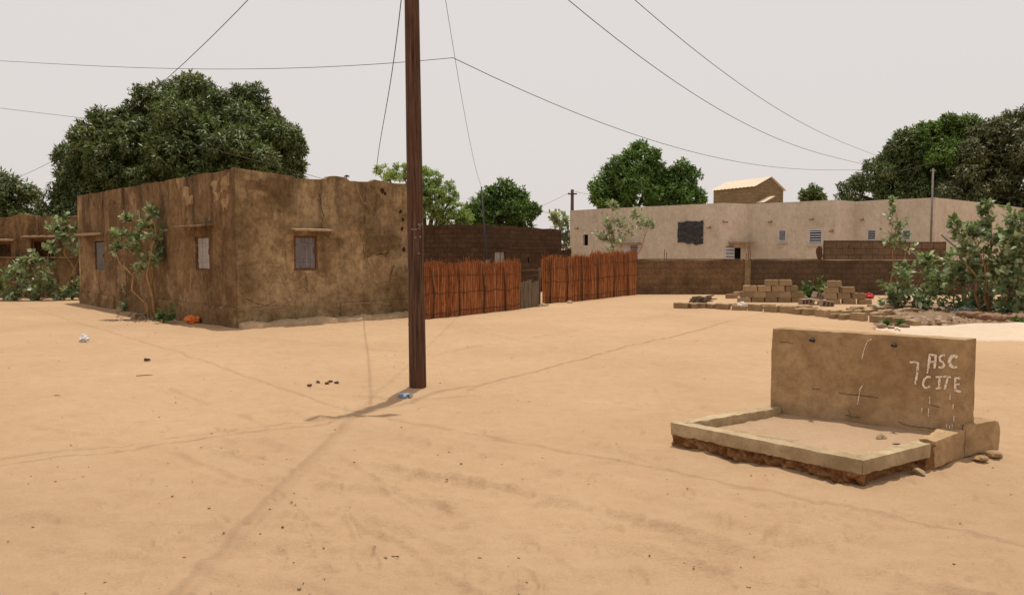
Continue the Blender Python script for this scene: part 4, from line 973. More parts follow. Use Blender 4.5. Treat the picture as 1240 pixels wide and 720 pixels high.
tr_ = t_.nodes.new('ShaderNodeBsdfTransparent'); mm_ = t_.nodes.new('ShaderNodeMixShader'); t_.links.new(gray(t_, f_, .36, .50), mm_.inputs[0]); t_.links.new(tr_.outputs[0], mm_.inputs[1]); t_.links.new(b_.outputs[0], mm_.inputs[2]); t_.links.new(mm_.outputs[0], t_.nodes['Material Output'].inputs[0])
for grp in ((0,), (1, 2, 3), (4,), (5,), (6,), (7, 8, 9), (10, 11), (12, 13)):
    mb = MB()
    for k in grp: ribbon(mb, STROKES[k][0], .0082 * STROKES[k][1])
    mb.build('painted_letter', m_, spb, recalc=False)
for pts in DRIPS:
    mb = MB(); ribbon(mb, list(pts), .0032); mb.build('paint_drip', m_, spb, recalc=False)
# cracks and paint runs on the wall
def wallmarks(name, lines, w, mat):
    for pts in lines:
        mb = MB(); pts = [(x + (xb - x) * k / 6, y + (yb - y) * k / 6 + random.gauss(0, 1.0)) for (x, y), (xb, yb) in zip(pts[:-1], pts[1:]) for k in range(6)] if mat is M['iron'] else pts
        ribbon(mb, [((790 + x / 2.756 - 1080) * 4, (380 + y / 2.756 - 380) * 4) for x, y in pts], w)
        mb.build(name, mat, spb, recalc=False)
wallmarks('crack', [[(620, 262), (660, 268), (700, 272), (765, 281)], [(820, 360), (860, 372), (905, 378), (985, 388)], [(645, 336), (665, 342), (700, 345)], [(425, 93), (480, 98)], [(930, 304), (965, 309)], [(535, 250), (565, 252)], [(655, 322), (664, 340)]], .0022, M['iron'])
wallmarks('paint_run', [[(733, 83), (718, 90), (707, 120), (700, 150)], [(706, 232), (694, 250), (686, 300)]], .0035, m_)

# ------------------------------------------------------------------ stones
def stone(px, py, r, label, z=0.0, mat='stone', flat=.6, name='stone', seed=0):
    c = gp(px, py, z); bm = bmesh.new(); bmesh.ops.create_icosphere(bm, subdivisions=2, radius=r)
    for v in bm.verts:
        k = 1 + .55 * float(vnoise(v.co.x / r * 1.1 + px, v.co.y / r * 1.1 + seed, v.co.z / r * 1.1)) + .08 * float(vnoise(v.co.x / r * 5, v.co.y / r * 5, v.co.z / r * 5 + px)); v.co *= k; v.co.z *= flat
    me = bpy.data.meshes.new(name); bm.to_mesh(me); bm.free(); me.transform(Matrix.Translation(c + Vector((0, 0, (0 if z else gz(c.x, c.y)) + r * flat * .5))))
    return tag(link(name, me, M[mat], None), label, 'stone')
stone(1067, 532, .035, 'larger angular stone lying inside the basin near the right rim', .13, flat=.8)
stone(1079, 525, .018, 'smallest stone inside the basin close to the back wall', .135)
stone(1086, 537, .024, 'flat stone inside the basin against the right rim', .13, flat=.35)
stone(1112, 575, .05, 'grey stone on the sand outside the right rim of the basin', flat=.45)
stone(1203, 552, .05, 'brown stone beside the broken slab end, nearest the right edge', flat=.7, mat='cement')
stone(1188, 556, .04, 'small brown stone under the broken slab end of the standpipe', flat=.6, mat='cement')

# ------------------------------------------------------------------ cement blocks, each one a thing
BL, BD, BH = .40, .17, .185
def block_proto(mat, k, hollow=False):
    if hollow:
        mb = MB(); t = .03
        mb.box((0, 0, BH - t / 2), (BL, BD, t)); mb.box((0, 0, t / 2), (BL, BD, t))
        for i in range(4): mb.box((-BL / 2 + t / 2 + i * (BL - t) / 3, 0, BH / 2), (t, BD - .002, BH - 2 * t))
        o = mb.build('hollow_block', M[mat]); return o
    b = [(-BL / 2, -BD / 2, 0), (BL / 2, -BD / 2, 0), (BL / 2, BD / 2, 0), (-BL / 2, BD / 2, 0)]
    o = rough_prism('cement_block', b, [(x, y, BH) for x, y, z in b], M[mat], None, .03, .009, 1, 8 + k * 3)
    return o
protos = [block_proto('block', k) for k in range(3)]; hproto = block_proto('hollow', 0, True); used = set()
def put_block(x, y, z, rz, label, group, hollow=False, tilt=(0, 0), sc=1.0):
    p = hproto if hollow else random.choice(protos)
    if p.name in used: o = p.copy(); COL.objects.link(o)
    else: o = p; used.add(p.name)
    o.location = (x, y, z); o.rotation_euler = (tilt[0], tilt[1], rz); o.scale = (sc, 1, 1)
    return tag(o, label, 'block', group)
SY = gp(935, 366).y
def stack(rows, Y, labels, group):
    for k, row in enumerate(rows):
        for (x0, x1) in row:
            n = max(1, int(round((x1 - x0) * Y / F / (BL + .012))))
            for i in range(n):
                px = x0 + (x1 - x0) * (i + .5) / n; X = (px - 620) / F * Y
                put_block(X, Y + random.uniform(-.03, .03), k * (BH + .004) - .03, random.gauss(0, .035), labels[k], group)
stack([[(893, 974)], [(897, 973)], [(900, 967)], [(926, 959)]], SY,
      ['cement block in the bottom course of the wider left block pile', 'cement block in the second course of the wider left block pile', 'cement block in the third course of the wider left block pile', 'cement block on the very top of the wider left block pile'], 'blocks in the left pile')
SY2 = SY - .9
stack([[(1000, 1057)], [(996, 1048)], [(997, 1037)], [(1000, 1021)]], SY2,
      ['cement block in the bottom course of the narrower right block pile', 'cement block in the second course of the narrower right block pile', 'cement block in the third course of the narrower right block pile', 'cement block on the very top of the narrower right block pile'], 'blocks in the right pile')
for px, py, k, rz, tl in ((976, 369, 0, .3, 0), (988, 370, 0, -.5, .2), (1001, 371.5, 0, .2, .15), (990, 363, 1, .6, .35)):
    c = gp(px, py + (6 if k else 0)); put_block(c.x, c.y + .05, k * .17, rz, {976: 'solid looking hollow block leaning by the left pile', 988: 'hollow block lying askew between the two block piles', 1001: 'hollow block against the foot of the right block pile', 990: 'hollow block tipped on top of other hollow blocks'}[px], 'hollow blocks between the piles', True, (.1, tl))
# blocks laid out on the ground to dry
line = [(815, 373), (834, 373.5), (852, 373), (868, 374.5), (884, 375.5), (905, 376), (925, 378), (945, 379.5), (965, 380.5), (985, 382), (1008, 385), (1030, 387), (1052, 389.5), (1075, 392), (1096, 395), (1112, 398)]
for (x0, y0), (x1, y1) in zip(line[:-1], line[1:]):
    a, b = gp(x0, y0), gp(x1, y1); n = max(1, int((b - a).length / (BD + .06 if random.random() < .55 else BL + .03)))
    for i in range(n):
        p = a.lerp(b, (i + .5) / n); endon = (b - a).length / n < BL
        put_block(p.x, p.y + random.uniform(-.05, .05), gz(p.x, p.y) - random.uniform(.0, .07), (1.57 if endon else 0) + math.atan2(b.y - a.y, b.x - a.x) + random.gauss(0, .09), 'cement block in the long front row laid out on the sand', 'blocks in the front row', tilt=(random.gauss(0, .03), random.gauss(0, .03)))
for (x0, y0, x1, y1, n, lab) in ((880, 370, 985, 374, 13, 'sunken cement block in the flat patch before the left pile'), (905, 373, 1010, 379, 12, 'sunken cement block in the flat patch before the left pile'),
                          (1036, 383, 1092, 372, 9, 'cement block in the slanting row right of the block piles'), (1052, 386, 1100, 379, 8, 'cement block in the slanting row right of the block piles'), (1010, 381, 1060, 376, 7, 'cement block in the slanting row right of the block piles')):
    a, b = gp(x0, y0), gp(x1, y1); flat = 'sunken' in lab
    for i in range(n):
        p = a.lerp(b, (i + .5) / n) + Vector((random.gauss(0, .05), random.gauss(0, .12), 0))
        put_block(p.x, p.y, gz(p.x, p.y) - (.115 if flat else .06) + random.uniform(-.03, .03), math.atan2(b.y - a.y, b.x - a.x) + random.gauss(0, .12), lab, 'blocks in the flat patch' if flat else 'blocks in the slanting row', tilt=(random.gauss(0, .04), random.gauss(0, .04)))
for px, py, rz, lab in ((886, 361, .2, 'lone low cement block at the left foot of the left pile'), (893, 358, .8, 'cement block turned end on beside the left pile'), (822, 355.5, .1, 'cement block lying alone by the base of the brown wall'), (1073, 377, .3, 'pale loose cement block behind the slanting row')):
    c = gp(px, py); put_block(c.x, c.y, -.04, rz, lab, 'stray blocks')
mb = MB()
for k in range(26):                                          # heap of sticks on the front row
    c = gp(848 + random.uniform(-8, 12), 371.5); a = random.uniform(-.8, .8); v = Vector((math.cos(a), math.sin(a), random.uniform(-.1, .35))) * random.uniform(.12, .26)
    c.z = .10 + .007 * k; mb.tube([c - v, c + v * .2 + Vector((0, 0, .03)), c + v], [.028, .024, .014], 5)
tag(mb.build('stick_heap', M['gate_wood'], None, True), 'heap of dry sticks on the left end of the front block row', 'sticks')

# pale sand heap, rubble and rubbly soil on the right
c0 = gp(1235, 411); n = 60; mb = MB(); g = {}
cx_, cy_ = gp(1232, 402).x, gp(1232, 402).y
for i in range(n + 1):
    for j in range(n + 1):
        x = -3.0 + 6.0 * i / n; y = -1.9 + 3.8 * j / n; r = math.hypot(x / 2.7, y / 1.6) * (1 + .14 * float(vnoise(x * 1.1, y * 1.1, 4.0)))
        z = .21 * max(0, 1 - r)**1.0 + .02 * float(vnoise(x * 3, y * 3, 7.0)) * max(0, 1 - r) - (.06 if r > .995 else -.004)
        g[i, j] = Vector((cx_ + x, cy_ + y, z + gz(cx_ + x, cy_ + y)))
for i in range(n):
    for j in range(n): mb.quad(g[i, j], g[i + 1, j], g[i + 1, j + 1], g[i, j + 1])
tag(mb.build('sand_heap', M['pale_sand'], None, True), 'low heap of pale whitish sand behind the standpipe wall', 'sand heap')
mb = MB(); g = {}; n = 70
for i in range(n + 1):
    for j in range(n + 1):
        px = 1048 + 260 * i / n; q0_, q1_ = gp(px, 400 - 3 * abs(math.sin(i))), gp(px, 368); p = q0_.lerp(q1_, j / n)
        ed = min(1, i / 8, j / 6, (n - j) / 6); z = (.05 + .06 * float(fbm(p.x * 1.6, p.y * 1.6, 3.0)) + .05 * float(vnoise(p.x * 6, p.y * 6, 2.0))) * ed - .03 * (1 - ed)
        g[i, j] = Vector((p.x, p.y, z + gz(p.x, p.y)))
for i in range(n):
    for j in range(n): mb.quad(g[i, j], g[i + 1, j], g[i + 1, j + 1], g[i, j + 1])
tag(mb.build('rubbly_soil', M['soil'], None, True), kind='structure')
def scatter(name, n, fx, rlo, rhi, mat, flat=.6):
    VV = []; FF = []; k = 0; bm = bmesh.new(); bmesh.ops.create_icosphere(bm, subdivisions=1, radius=1); T = np.array([v.co for v in bm.verts]); TF = np.array([[v.index for v in f.verts] for f in bm.faces]); bm.free()
    for i in range(n):
        x, y, z = fx(); r = rlo + (rhi - rlo) * random.random()**2; u = T * (1 + .3 * rng.normal(size=(len(T), 1))) * r * np.array([rng.uniform(.7, 1.5), rng.uniform(.6, 1.1), flat])
        a = rng.uniform(0, 6.28); ca, sa = math.cos(a), math.sin(a); u = np.stack([u[:, 0] * ca - u[:, 1] * sa, u[:, 0] * sa + u[:, 1] * ca, u[:, 2]], 1)
        VV.append(u + [x, y, z + r * .2]); FF.append(TF + k); k += len(T)
    return link(name, np_mesh(name, np.concatenate(VV), np.concatenate(FF)), mat, None)
def rub():
    px = random.uniform(1065, 1290); py = random.uniform(372, 401) if random.random() < .8 else random.uniform(386, 398); p = gp(px, py); return p.x, p.y, gz(p.x, p.y) + .04
o = scatter('rubble', 420, rub, .02, .11, mat_island('rubble_bits', (.16, .09, .05), (.30, .20, .12), (.46, .36, .26), .95, 6, (1, 1, 1))); tag(o, 'brown broken masonry and stones strewn before the right shrubs', 'rubble', kind='stuff')
for px, py, r, lab in ((1173, 386, .27, 'long flat red brown brick slab in the rubble'), (1200, 390, .26, 'red brown slab piece right of the long slab'), (1226, 391, .22, 'small brown slab piece by the right edge in the rubble')):
    c = gp(px, py); b = [(c.x - r, c.y - .12, .02), (c.x + r, c.y - .16, .02), (c.x + r * .9, c.y + .2, .02), (c.x - r * .95, c.y + .22, .02)]
    tag(rough_prism('slab_piece', b, [(x, y, .17) for x, y, z in b], M['brick_red'], None, .06, .02, 2, 7), lab, 'slab', 'slabs in the rubble')

# ------------------------------------------------------------------ pole
PB = gp(506, 472); PH = 7.3; lean = Vector((-.06, .0, PH))
pole = thing('utility_pole', PB, 'dark brown wooden utility pole standing in the sand', 'utility pole')
mb = MB(); mb.tube([PB + Vector((0, 0, -.5)) , PB, *[PB + lean * (k / 10) for k in range(1, 11)]], [.101, .100] + [.100 - .0028 * k for k in range(1, 11)], 20); mb.build('shaft', M['pole'], pole, True)
PT = PB + lean
mb = MB(); mb.box(PT + Vector((0, -.12, -.35)), (.9, .07, .07), .3); mb.build('crossarm', M['pole'], pole)
mb = MB()
for dx in (-.38, -.13, .13, .38): mb.tube([PT + Vector((dx, -.12 + dx * .3, -.31)), PT + Vector((dx, -.12 + dx * .3, -.20))], [.035, .02], 8)
mb.build('insulators', M['grey_post'], pole, True)
mb = MB()
for k in range(10):
    a = R(random.uniform(200, 340)); z = random.uniform(1.72, 2.1) if k < 7 else random.uniform(.3, 3.8); rr_ = .099
    p = PB + lean * (z / PH) + Vector((math.cos(a) * rr_, math.sin(a) * rr_, 0)); mb.box(p, (.028, .012, .02), a + 1.57)
mb.build('nail_plates', M['grey_post'], pole)
# sand kicked up at the foot
n = 40; mb = MB(); g = {}
for i in range(n + 1):
    for j in range(n + 1):
        x, y = -.7 + 1.4 * i / n, -.6 + 1.2 * j / n; r = math.hypot(x / .62, y / .5) * (1 + .25 * float(vnoise(x * 4, y * 4, 1.0)))
        z = .055 * max(0, 1 - r)**.8 + .012 * float(vnoise(x * 14, y * 14, 2.0)) * max(0, 1 - r) - (.03 if r > 1 else 0)
        g[i, j] = PB + Vector((x, y, z + gz(PB.x + x, PB.y + y) + .006))
for i in range(n):
    for j in range(n): mb.quad(g[i, j], g[i + 1, j], g[i + 1, j + 1], g[i, j + 1])
tag(mb.build('sand_mound', M['sand'], None, True), kind='structure')

# ------------------------------------------------------------------ wires
def wire(label, P, Q, pix=(), r=.007, zP=None, zQ=None, sag=.6, n=40, deg=3, wend=3.0):
    """a hanging wire over the straight line P-Q in plan; heights from the photograph where it shows"""
    P, Q = Vector(P), Vector(Q); D = Vector((Q.x - P.x, Q.y - P.y, 0)); L = D.length; Dn = D.normalized(); us = []; zs = []; ws = []
    for px, py in pix:
        s, z = on_wall(px, py, P, Dn); us.append(s / L); zs.append(z); ws.append(1)
    if pix:
        us.append(0); zs.append(P.z); ws.append(wend if zP is None else zP)
        us.append(1); zs.append(Q.z); ws.append(wend if zQ is None else zQ)
        c = np.polyfit(us, zs, min(deg, len(us) - 1), w=ws); zf = lambda u: float(np.polyval(c, u))
    else: zf = lambda u: P.z + (Q.z - P.z) * u - 4 * sag * u * (1 - u)
    mb = MB(); mb.tube([(P.x + D.x * k / n, P.y + D.y * k / n, zf(k / n)) for k in range(n + 1)], r * .58, 6)
    return tag(mb.build('wire', M['wire'], None, True), label, 'wire', 'overhead wires')
T = PT + Vector((0, -.1, -.25))
wire('wire climbing from the mango tree towards the top left of the pole', T, at(-70, 272, 44), [(310, 0), (258, 44), (205, 90), (60, 193), (20, 218)], .011, zP=.3, zQ=.5)
Kn = at(549, 70, 13.0)                                     # knot where the long wire meets the drop wire
wire('long thin wire crossing behind the pole above the brown house', at(-60, 71, 22), Kn, [(0, 73), (100, 80), (205, 83), (350, 82), (490, 76)], .009)
wire('long thin wire sagging from the tied knot to the right mango tree', Kn, at(1090, 208, 46), [(560, 75), (650, 120), (760, 162), (870, 191), (960, 202), (1030, 207)], .011)
TP = at(583, 226, 26)                                       # thin post behind the reed fence
wire('drop wire running from pole top to the thin leaning post', T, TP, [(540, 0), (549, 60), (560, 125), (572, 185)], .008, zP=.3)
wire('loose wire hanging from the pole to the brown house roof', PB + lean * (5.25 / PH) + Vector((-.05, .09, 0)), at(455, 212, 18.6), [(485, 14), (482, 35), (474, 90), (465, 140), (459, 185)], .012, zP=.6, zQ=1, deg=3)
wire('upper of two wires sagging right towards the mango tree', T, at(1075, 194, 40), [(767, 0), (840, 60), (920, 118), (1000, 162), (1052, 186)], .012, zP=.2)
wire('lower of two wires sagging right towards the mango tree', T, at(1070, 207, 38), [(683, 0), (760, 60), (850, 119), (950, 169), (1040, 199)], .012, zP=.2)
wire('short wire ending in the left side of the mango tree', at(-60, 124, 28), at(110, 144, 30), [(0, 131), (50, 137)], .011)
wire('dark wire drooping across the mango crown above the brown house roof', at(215, 170, 25.5), at(400, 219, 21.5), [(270, 184), (330, 200), (375, 212)], .011)
wire('faint wire in front of the right mango crown', at(1050, 215, 41), at(1132, 196, 41.5), [(1090, 207)], .016)
FPt = at(693, 231, 60)
wire('wire rising to the distant thin pole from the round tree', at(640, 255, 58), FPt, (), .018, sag=.1)
wire('wire from the distant thin pole into the bright green trees', FPt, at(722, 236, 57), (), .018, sag=.05)
wire('lower wire behind the round tree near the distant pole', at(630, 250, 58), at(700, 262, 60), (), .013, sag=.1)
# wires going out of the picture over the photographer; their shadows lie on the sand
wire('thick cable from the pole passing overhead towards the viewer', T, (-1.30, -16, 6.6), (), .0145, sag=.5)
wire('second cable from the pole passing overhead towards the viewer', T + Vector((.05, 0, 0)), (-1.10, -16, 6.6), (), .007, sag=.4)
wire('upper overhead cable from the pole to the left beyond the frame', T, (-20, -4.4, 6.6), (), .014, sag=.5)
wire('lower overhead cable from the pole to the left beyond the frame', T - Vector((.05, .25, .2)), (-20, -5.2, 6.2), (), .017, sag=.5)
wire('overhead cable from the pole to the right beyond the frame', T + Vector((.3, 0, 0)), (20, -9.0, 6.4), (), .014, sag=.5)
# posts
tp = thing('thin_post', (TP.x, TP.y, 0), 'thin dark leaning post behind the long reed fence', 'post'); mb = MB(); b = at(589, 320, 26); mb.tube([(b.x + .06, 26, -.1), b, TP], [.045, .04, .025], 8); mb.build('shaft', M['iron'], tp, True)
mb = MB(); mb.box(b + Vector((.05, -.06, .05)), (.14, .06, .22)); mb.build('meter_box', M['grey_post'], tp)
fp = thing('distant_pole', (FPt.x, 60, 0), 'small distant utility pole between round tree and pale house', 'utility pole'); mb = MB(); mb.tube([(FPt.x, 60, -.1), (FPt.x, 60, FPt.z + .1)], [.16, .12], 8); mb.build('shaft', M['pole'], fp, True); mb = MB(); mb.box((FPt.x, 59.85, FPt.z - .25), (.7, .1, .1)); mb.build('crossarm', M['pole'], fp)
gpz = at(1130, 204, 33.6); gpo = thing('metal_pole', (gpz.x, gpz.y, 0), 'slim grey metal pole at the corner of the pale house', 'pole'); mb = MB(); mb.tube([(gpz.x, gpz.y, -.1), gpz], [.05, .04], 8); mb.build('shaft', M['grey_post'], gpo, True)
mb = MB(); mb.tube([gpz - Vector((.12, 0, .1)), gpz + Vector((.12, 0, -.1))], .03, 6); mb.build('bracket', M['grey_post'], gpo, True)

# ------------------------------------------------------------------ trees
tree('mango_tree', 'huge domed dark mango tree rising behind the brown house',
     [(225, 156, 60, 0), (288, 156, 54, .5), (180, 132, 30, -1, 0), (250, 126, 34, -.5), (320, 172, 44, 0), (342, 205, 32, .3), (128, 178, 42, -1.5, 0), (150, 170, 32, -2.2, 0), (160, 195, 50, -2), (100, 210, 36, -1.2, 0), (86, 245, 30, -1, 0), (110, 166, 18, -1.4, 0), (215, 205, 60, -2.2), (300, 205, 55, -2), (118, 250, 40, -1.8), (250, 180, 60, -2.6), (150, 160, 25, -1, 0), (75, 275, 26, -.5), (230, 170, 70, 2.5), (300, 190, 60, 2.5), (120, 220, 50, 2.5)],
     32, 340, .21, .066, M['mango'], (-13.4, 32.5, 0), 7, .55, .45, M['mango_dark'], group='mango trees')
tree('mango_tree', 'dark mango tree cut by the left edge behind the derelict house', [(10, 240, 30, 0), (-15, 235, 32, 0), (30, 255, 22, 0), (-30, 260, 30, 1), (48, 268, 14, 0), (5, 268, 26, .5)], 38, 190, .28, .085, M['mango'], (at(0, 0, 38).x, 38.5, 0), 6, .5, .35, group='mango trees')
tree('mango_tree', 'mango tree with bright green crown top behind the pale house', [(1130, 185, 38, 0, 1), (1160, 168, 30, -1.5, 1), (1125, 172, 24, -1.5, 1), (1145, 160, 20, -1.5, 1), (1140, 190, 26, -2.5, 1), (1095, 195, 34, -.5), (1062, 215, 26, -.5), (1105, 175, 22, -.8), (1035, 234, 20, 0), (1140, 225, 45, -1.5), (1085, 235, 30, -1), (1175, 205, 40, 1), (1110, 190, 30, -1.2), (1150, 190, 26, -2, 1), (1080, 190, 14, -.5)],
     48, 190, .27, .088, M['mango'], (at(1120, 0, 48).x, 48.5, 0), 6, .5, .45, M['mango_new'], group='mango trees')
tree('mango_tree', 'tallest brownish dark mango tree at the right edge', [(1215, 185, 45, 0), (1200, 160, 24, -.5), (1240, 158, 30, -.5), (1260, 180, 50, 0), (1190, 215, 36, -1), (1235, 225, 45, -1.2), (1275, 150, 34, 0), (1175, 190, 24, -.8), (1195, 180, 26, -1.2), (1235, 190, 36, -1.5), (1165, 235, 30, -1)],
     45, 210, .26, .082, M['mango_dark'], (at(1225, 0, 45).x, 45.5, 0), 6, .5, .45, M['mango'], group='mango trees')
tree('green_tree', 'bright green tall tree left of the pair behind the pale house', [(755, 205, 26, 0), (778, 190, 20, 0), (738, 222, 24, 0), (770, 230, 30, -.5), (725, 238, 16, 0), (790, 215, 20, .5), (795, 238, 22, 0), (745, 240, 25, -.6), (768, 212, 24, .5)], 55, 140, .30, .12, M['green'], (at(765, 0, 55).x, 55.5, 0), 6, .3, .3, group='green trees behind the pale house')
tree('green_tree', 'smaller bright green tree right of the pair behind the pale house', [(826, 205, 13, 0), (825, 222, 22, 0), (808, 236, 18, 0), (838, 236, 16, 0), (822, 242, 20, -.5), (815, 215, 12, 0)], 55, 140, .30, .12, M['green'], (at(825, 0, 55).x, 55.5, 0), 6, .3, .25, group='green trees behind the pale house')
tree('round_tree', 'round dark green tree behind the dark block building', [(610, 245, 26, 0), (580, 258, 22, 0), (635, 255, 20, 0), (605, 232, 14, 0), (600, 265, 26, -.5), (635, 270, 18, 0), (570, 270, 18, 0), (625, 240, 14, .5)], 46, 150, .27, .105, M['green'], (at(605, 0, 46).x, 46.5, 0), 6, .3, .28)
tree('acacia_tree', 'feathery light green acacia partly hidden by the pole', [(466, 211, 13, 0), (488, 211, 15, 0), (512, 220, 20, 0), (536, 226, 15, 0), (500, 232, 24, .5), (528, 243, 20, 0), (548, 240, 9, 0), (515, 256, 26, 0), (552, 258, 15, 0), (540, 268, 22, 0), (565, 266, 12, 0)], 40, 230, .16, .05, M['acacia'], (at(510, 0, 40).x, 40.5, 0), 8, .1, .2, inner=.25, squash=.42)
tree('small_tree', 'small dark round tree peeping over the pale house roof', [(984, 232, 9, 0), (976, 236, 9, 0), (992, 238, 9, 0), (985, 243, 12, 0)], 60, 150, .28, .12, M['mango'], (at(984, 0, 60).x, 60.4, 0), 6, .3, .2)
# ------------------------------------------------------------------ calotropis shrubs
G = 'grey green waxy leaved shrubs'
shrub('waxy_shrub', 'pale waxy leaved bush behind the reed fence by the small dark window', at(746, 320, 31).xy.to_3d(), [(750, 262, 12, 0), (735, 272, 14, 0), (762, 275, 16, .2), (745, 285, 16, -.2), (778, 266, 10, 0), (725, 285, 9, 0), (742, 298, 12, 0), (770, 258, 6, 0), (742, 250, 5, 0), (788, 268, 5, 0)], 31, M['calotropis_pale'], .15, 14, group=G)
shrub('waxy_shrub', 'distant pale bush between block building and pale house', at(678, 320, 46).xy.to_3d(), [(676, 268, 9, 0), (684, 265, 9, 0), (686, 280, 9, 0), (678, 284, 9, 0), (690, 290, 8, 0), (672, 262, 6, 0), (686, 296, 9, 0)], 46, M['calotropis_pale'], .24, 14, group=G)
b = gp(192, 385); shrub('waxy_shrub', 'slender waxy leaved tree growing against the brown house wall', b, [(178, 268, 14, 0), (168, 285, 18, .2), (185, 285, 16, 0), (160, 300, 13, 0), (180, 305, 18, 0), (170, 320, 14, 0), (190, 300, 9, .2), (183, 256, 6, 0), (155, 265, 6, 0), (143, 284, 6, 0), (190, 315, 8, 0), (140, 300, 5, 0)], b.y, M['calotropis'], .135, 14, grow=1.2, twigs=5, group=G, sr=.028)
b = gp(160, 376); shrub('waxy_shrub', 'low leafy sprout left of the slender tree by the brown house', b, [(160, 350, 9, 0), (155, 362, 9, 0), (168, 368, 10, 0), (180, 370, 8, -.3), (152, 372, 8, 0)], b.y, M['calotropis'], .12, 10, group=G, twigs=4)
b = gp(199, 391); shrub('waxy_shrub', 'small green seedling nearest the foot of the brown house', b, [(200, 378, 7, 0), (196, 384, 5, 0), (204, 384, 5, 0)], b.y, M['plant'], .12, 8, group=G, twigs=4, sr=.01)
b = gp(207, 384); shrub('waxy_shrub', 'short plant between slender tree and orange bag', b, [(205, 362, 6, .2), (208, 372, 6, 0)], b.y, M['calotropis'], .12, 8, group=G, twigs=4, sr=.012)
b = gp(95, 363); shrub('waxy_shrub', 'tall leaning waxy shrub at the far corner of the brown house', b, [(80, 268, 12, 0), (75, 280, 14, 0), (85, 288, 11, 0), (65, 277, 8, 0), (92, 276, 5, 0), (98, 305, 8, 0), (100, 338, 16, 0), (112, 345, 15, 0), (88, 345, 15, 0), (122, 338, 9, 0), (105, 355, 14, 0)], b.y, M['calotropis'], .17, 14, grow=1.2, twigs=5, group=G, sr=.03)
b = gp(40, 364); shrub('waxy_shrub', 'broad waxy shrub in front of the derelict house windows', b, [(48, 310, 12, 0), (40, 330, 16, 0), (55, 325, 14, 0), (30, 345, 14, 0), (50, 345, 16, 0), (62, 340, 12, 0), (45, 357, 14, 0), (70, 355, 12, 0), (60, 300, 7, 0), (33, 318, 8, 0)], b.y, M['calotropis'], .17, 14, grow=1.2, twigs=5, group=G)
b = gp(2, 364); shrub('waxy_shrub', 'yellowish waxy shrub cut off by the left edge', b, [(8, 335, 12, 0), (-4, 345, 14, 0), (15, 350, 12, 0), (5, 358, 12, 0), (18, 328, 8, 0), (-15, 335, 12, 0)], b.y, M['calotropis'], .17, 14, grow=1.2, twigs=5, group=G)
b = gp(1083, 356 + 18); shrub('waxy_shrub', 'slim tall waxy sapling before the raised wall course', b, [(1081, 252, 6, 0), (1079, 266, 8, 0), (1082, 280, 12, 0), (1092, 275, 7, 0), (1074, 290, 10, 0), (1090, 292, 10, 0), (1098, 300, 8, 0), (1082, 243, 3, 0)], b.y, M['calotropis'], .135, 9, group=G, twigs=4, sr=.022)
b = gp(1105, 376); shrub('waxy_shrub', 'dense low waxy bush beside the right block pile', b, [(1085, 350, 14, 0), (1100, 340, 16, 0), (1115, 350, 16, 0), (1075, 357, 10, 0), (1122, 325, 12, .2), (1121, 314, 6, .2), (1100, 360, 14, 0), (1130, 345, 14, 0), (1095, 325, 9, .3), (1120, 365, 14, 0)], b.y, M['calotropis'], .16, 14, group=G)
b = gp(1200, 380); shrub('waxy_shrub', 'tallest waxy shrub with an orange stem right of the low bush', b, [(1196, 255, 8, .2), (1190, 275, 14, 0), (1200, 270, 10, 0), (1178, 285, 12, 0), (1205, 290, 16, 0), (1165, 290, 10, 0), (1190, 300, 16, 0), (1215, 280, 12, 0), (1160, 276, 8, 0), (1195, 246, 4, .2), (1170, 305, 12, 0), (1205, 310, 14, 0), (1155, 268, 5, 0)], b.y, M['calotropis'], .15, 14, grow=1.3, twigs=6, group=G, sr=.034)
b = gp(1160, 379); shrub('waxy_shrub', 'wide waxy bush in the middle of the right shrubs', b, [(1150, 330, 16, 0), (1165, 340, 18, 0), (1145, 350, 16, 0), (1170, 360, 18, 0), (1155, 368, 14, 0), (1180, 330, 14, 0), (1140, 335, 10, 0), (1185, 350, 16, 0), (1150, 312, 12, .2), (1168, 318, 13, 0), (1185, 316, 12, .1), (1195, 335, 14, 0), (1200, 360, 14, 0), (1190, 372, 12, -.1)], b.y, M['calotropis'], .16, 14, group=G)
b = gp(1228, 382); shrub('waxy_shrub', 'waxy shrub filling the right edge beside the tallest shrub', b, [(1230, 260, 12, 0), (1240, 275, 16, 0), (1225, 285, 14, 0), (1235, 300, 16, 0), (1250, 290, 18, 0), (1220, 320, 14, 0), (1235, 330, 16, 0), (1210, 340, 14, 0), (1225, 355, 16, 0), (1245, 350, 18, 0), (1222, 305, 15, 0), (1212, 322, 14, .2), (1238, 315, 14, -.2), (1228, 345, 14, -.2), (1215, 370, 14, 0), (1238, 370, 14, 0), (1265, 320, 25, 0)], b.y, M['calotropis'], .16, 14, grow=1.4, twigs=7, group=G, sr=.03)
b = gp(985, 362); shrub('waxy_shrub', 'small bright plant growing between the two block piles', b, [(988, 346, 7, 0), (980, 352, 7, 0), (996, 340, 4, 0), (976, 358, 5, 0), (986, 357, 7, 0)], b.y, M['plant'], .17, 9, group=G, twigs=4, sr=.012)
for px, py, rp, lab in ((1090, 397, 4, 'tiny green weed sprouting above the standpipe wall top'), (1234, 397, 8, 'green weed tuft on the pale sand heap edge'), (1073, 396, 2.5, 'smallest green weed left of the tiny weed by the block row')):
    b = gp(px, py); shrub('weed', lab, b, [(px, py - rp, rp, 0), (px + rp * .7, py - rp * .6, rp * .7, 0)], b.y, M['plant'], .07 + rp * .006, 8, twigs=4, sr=.006, cat='weed')

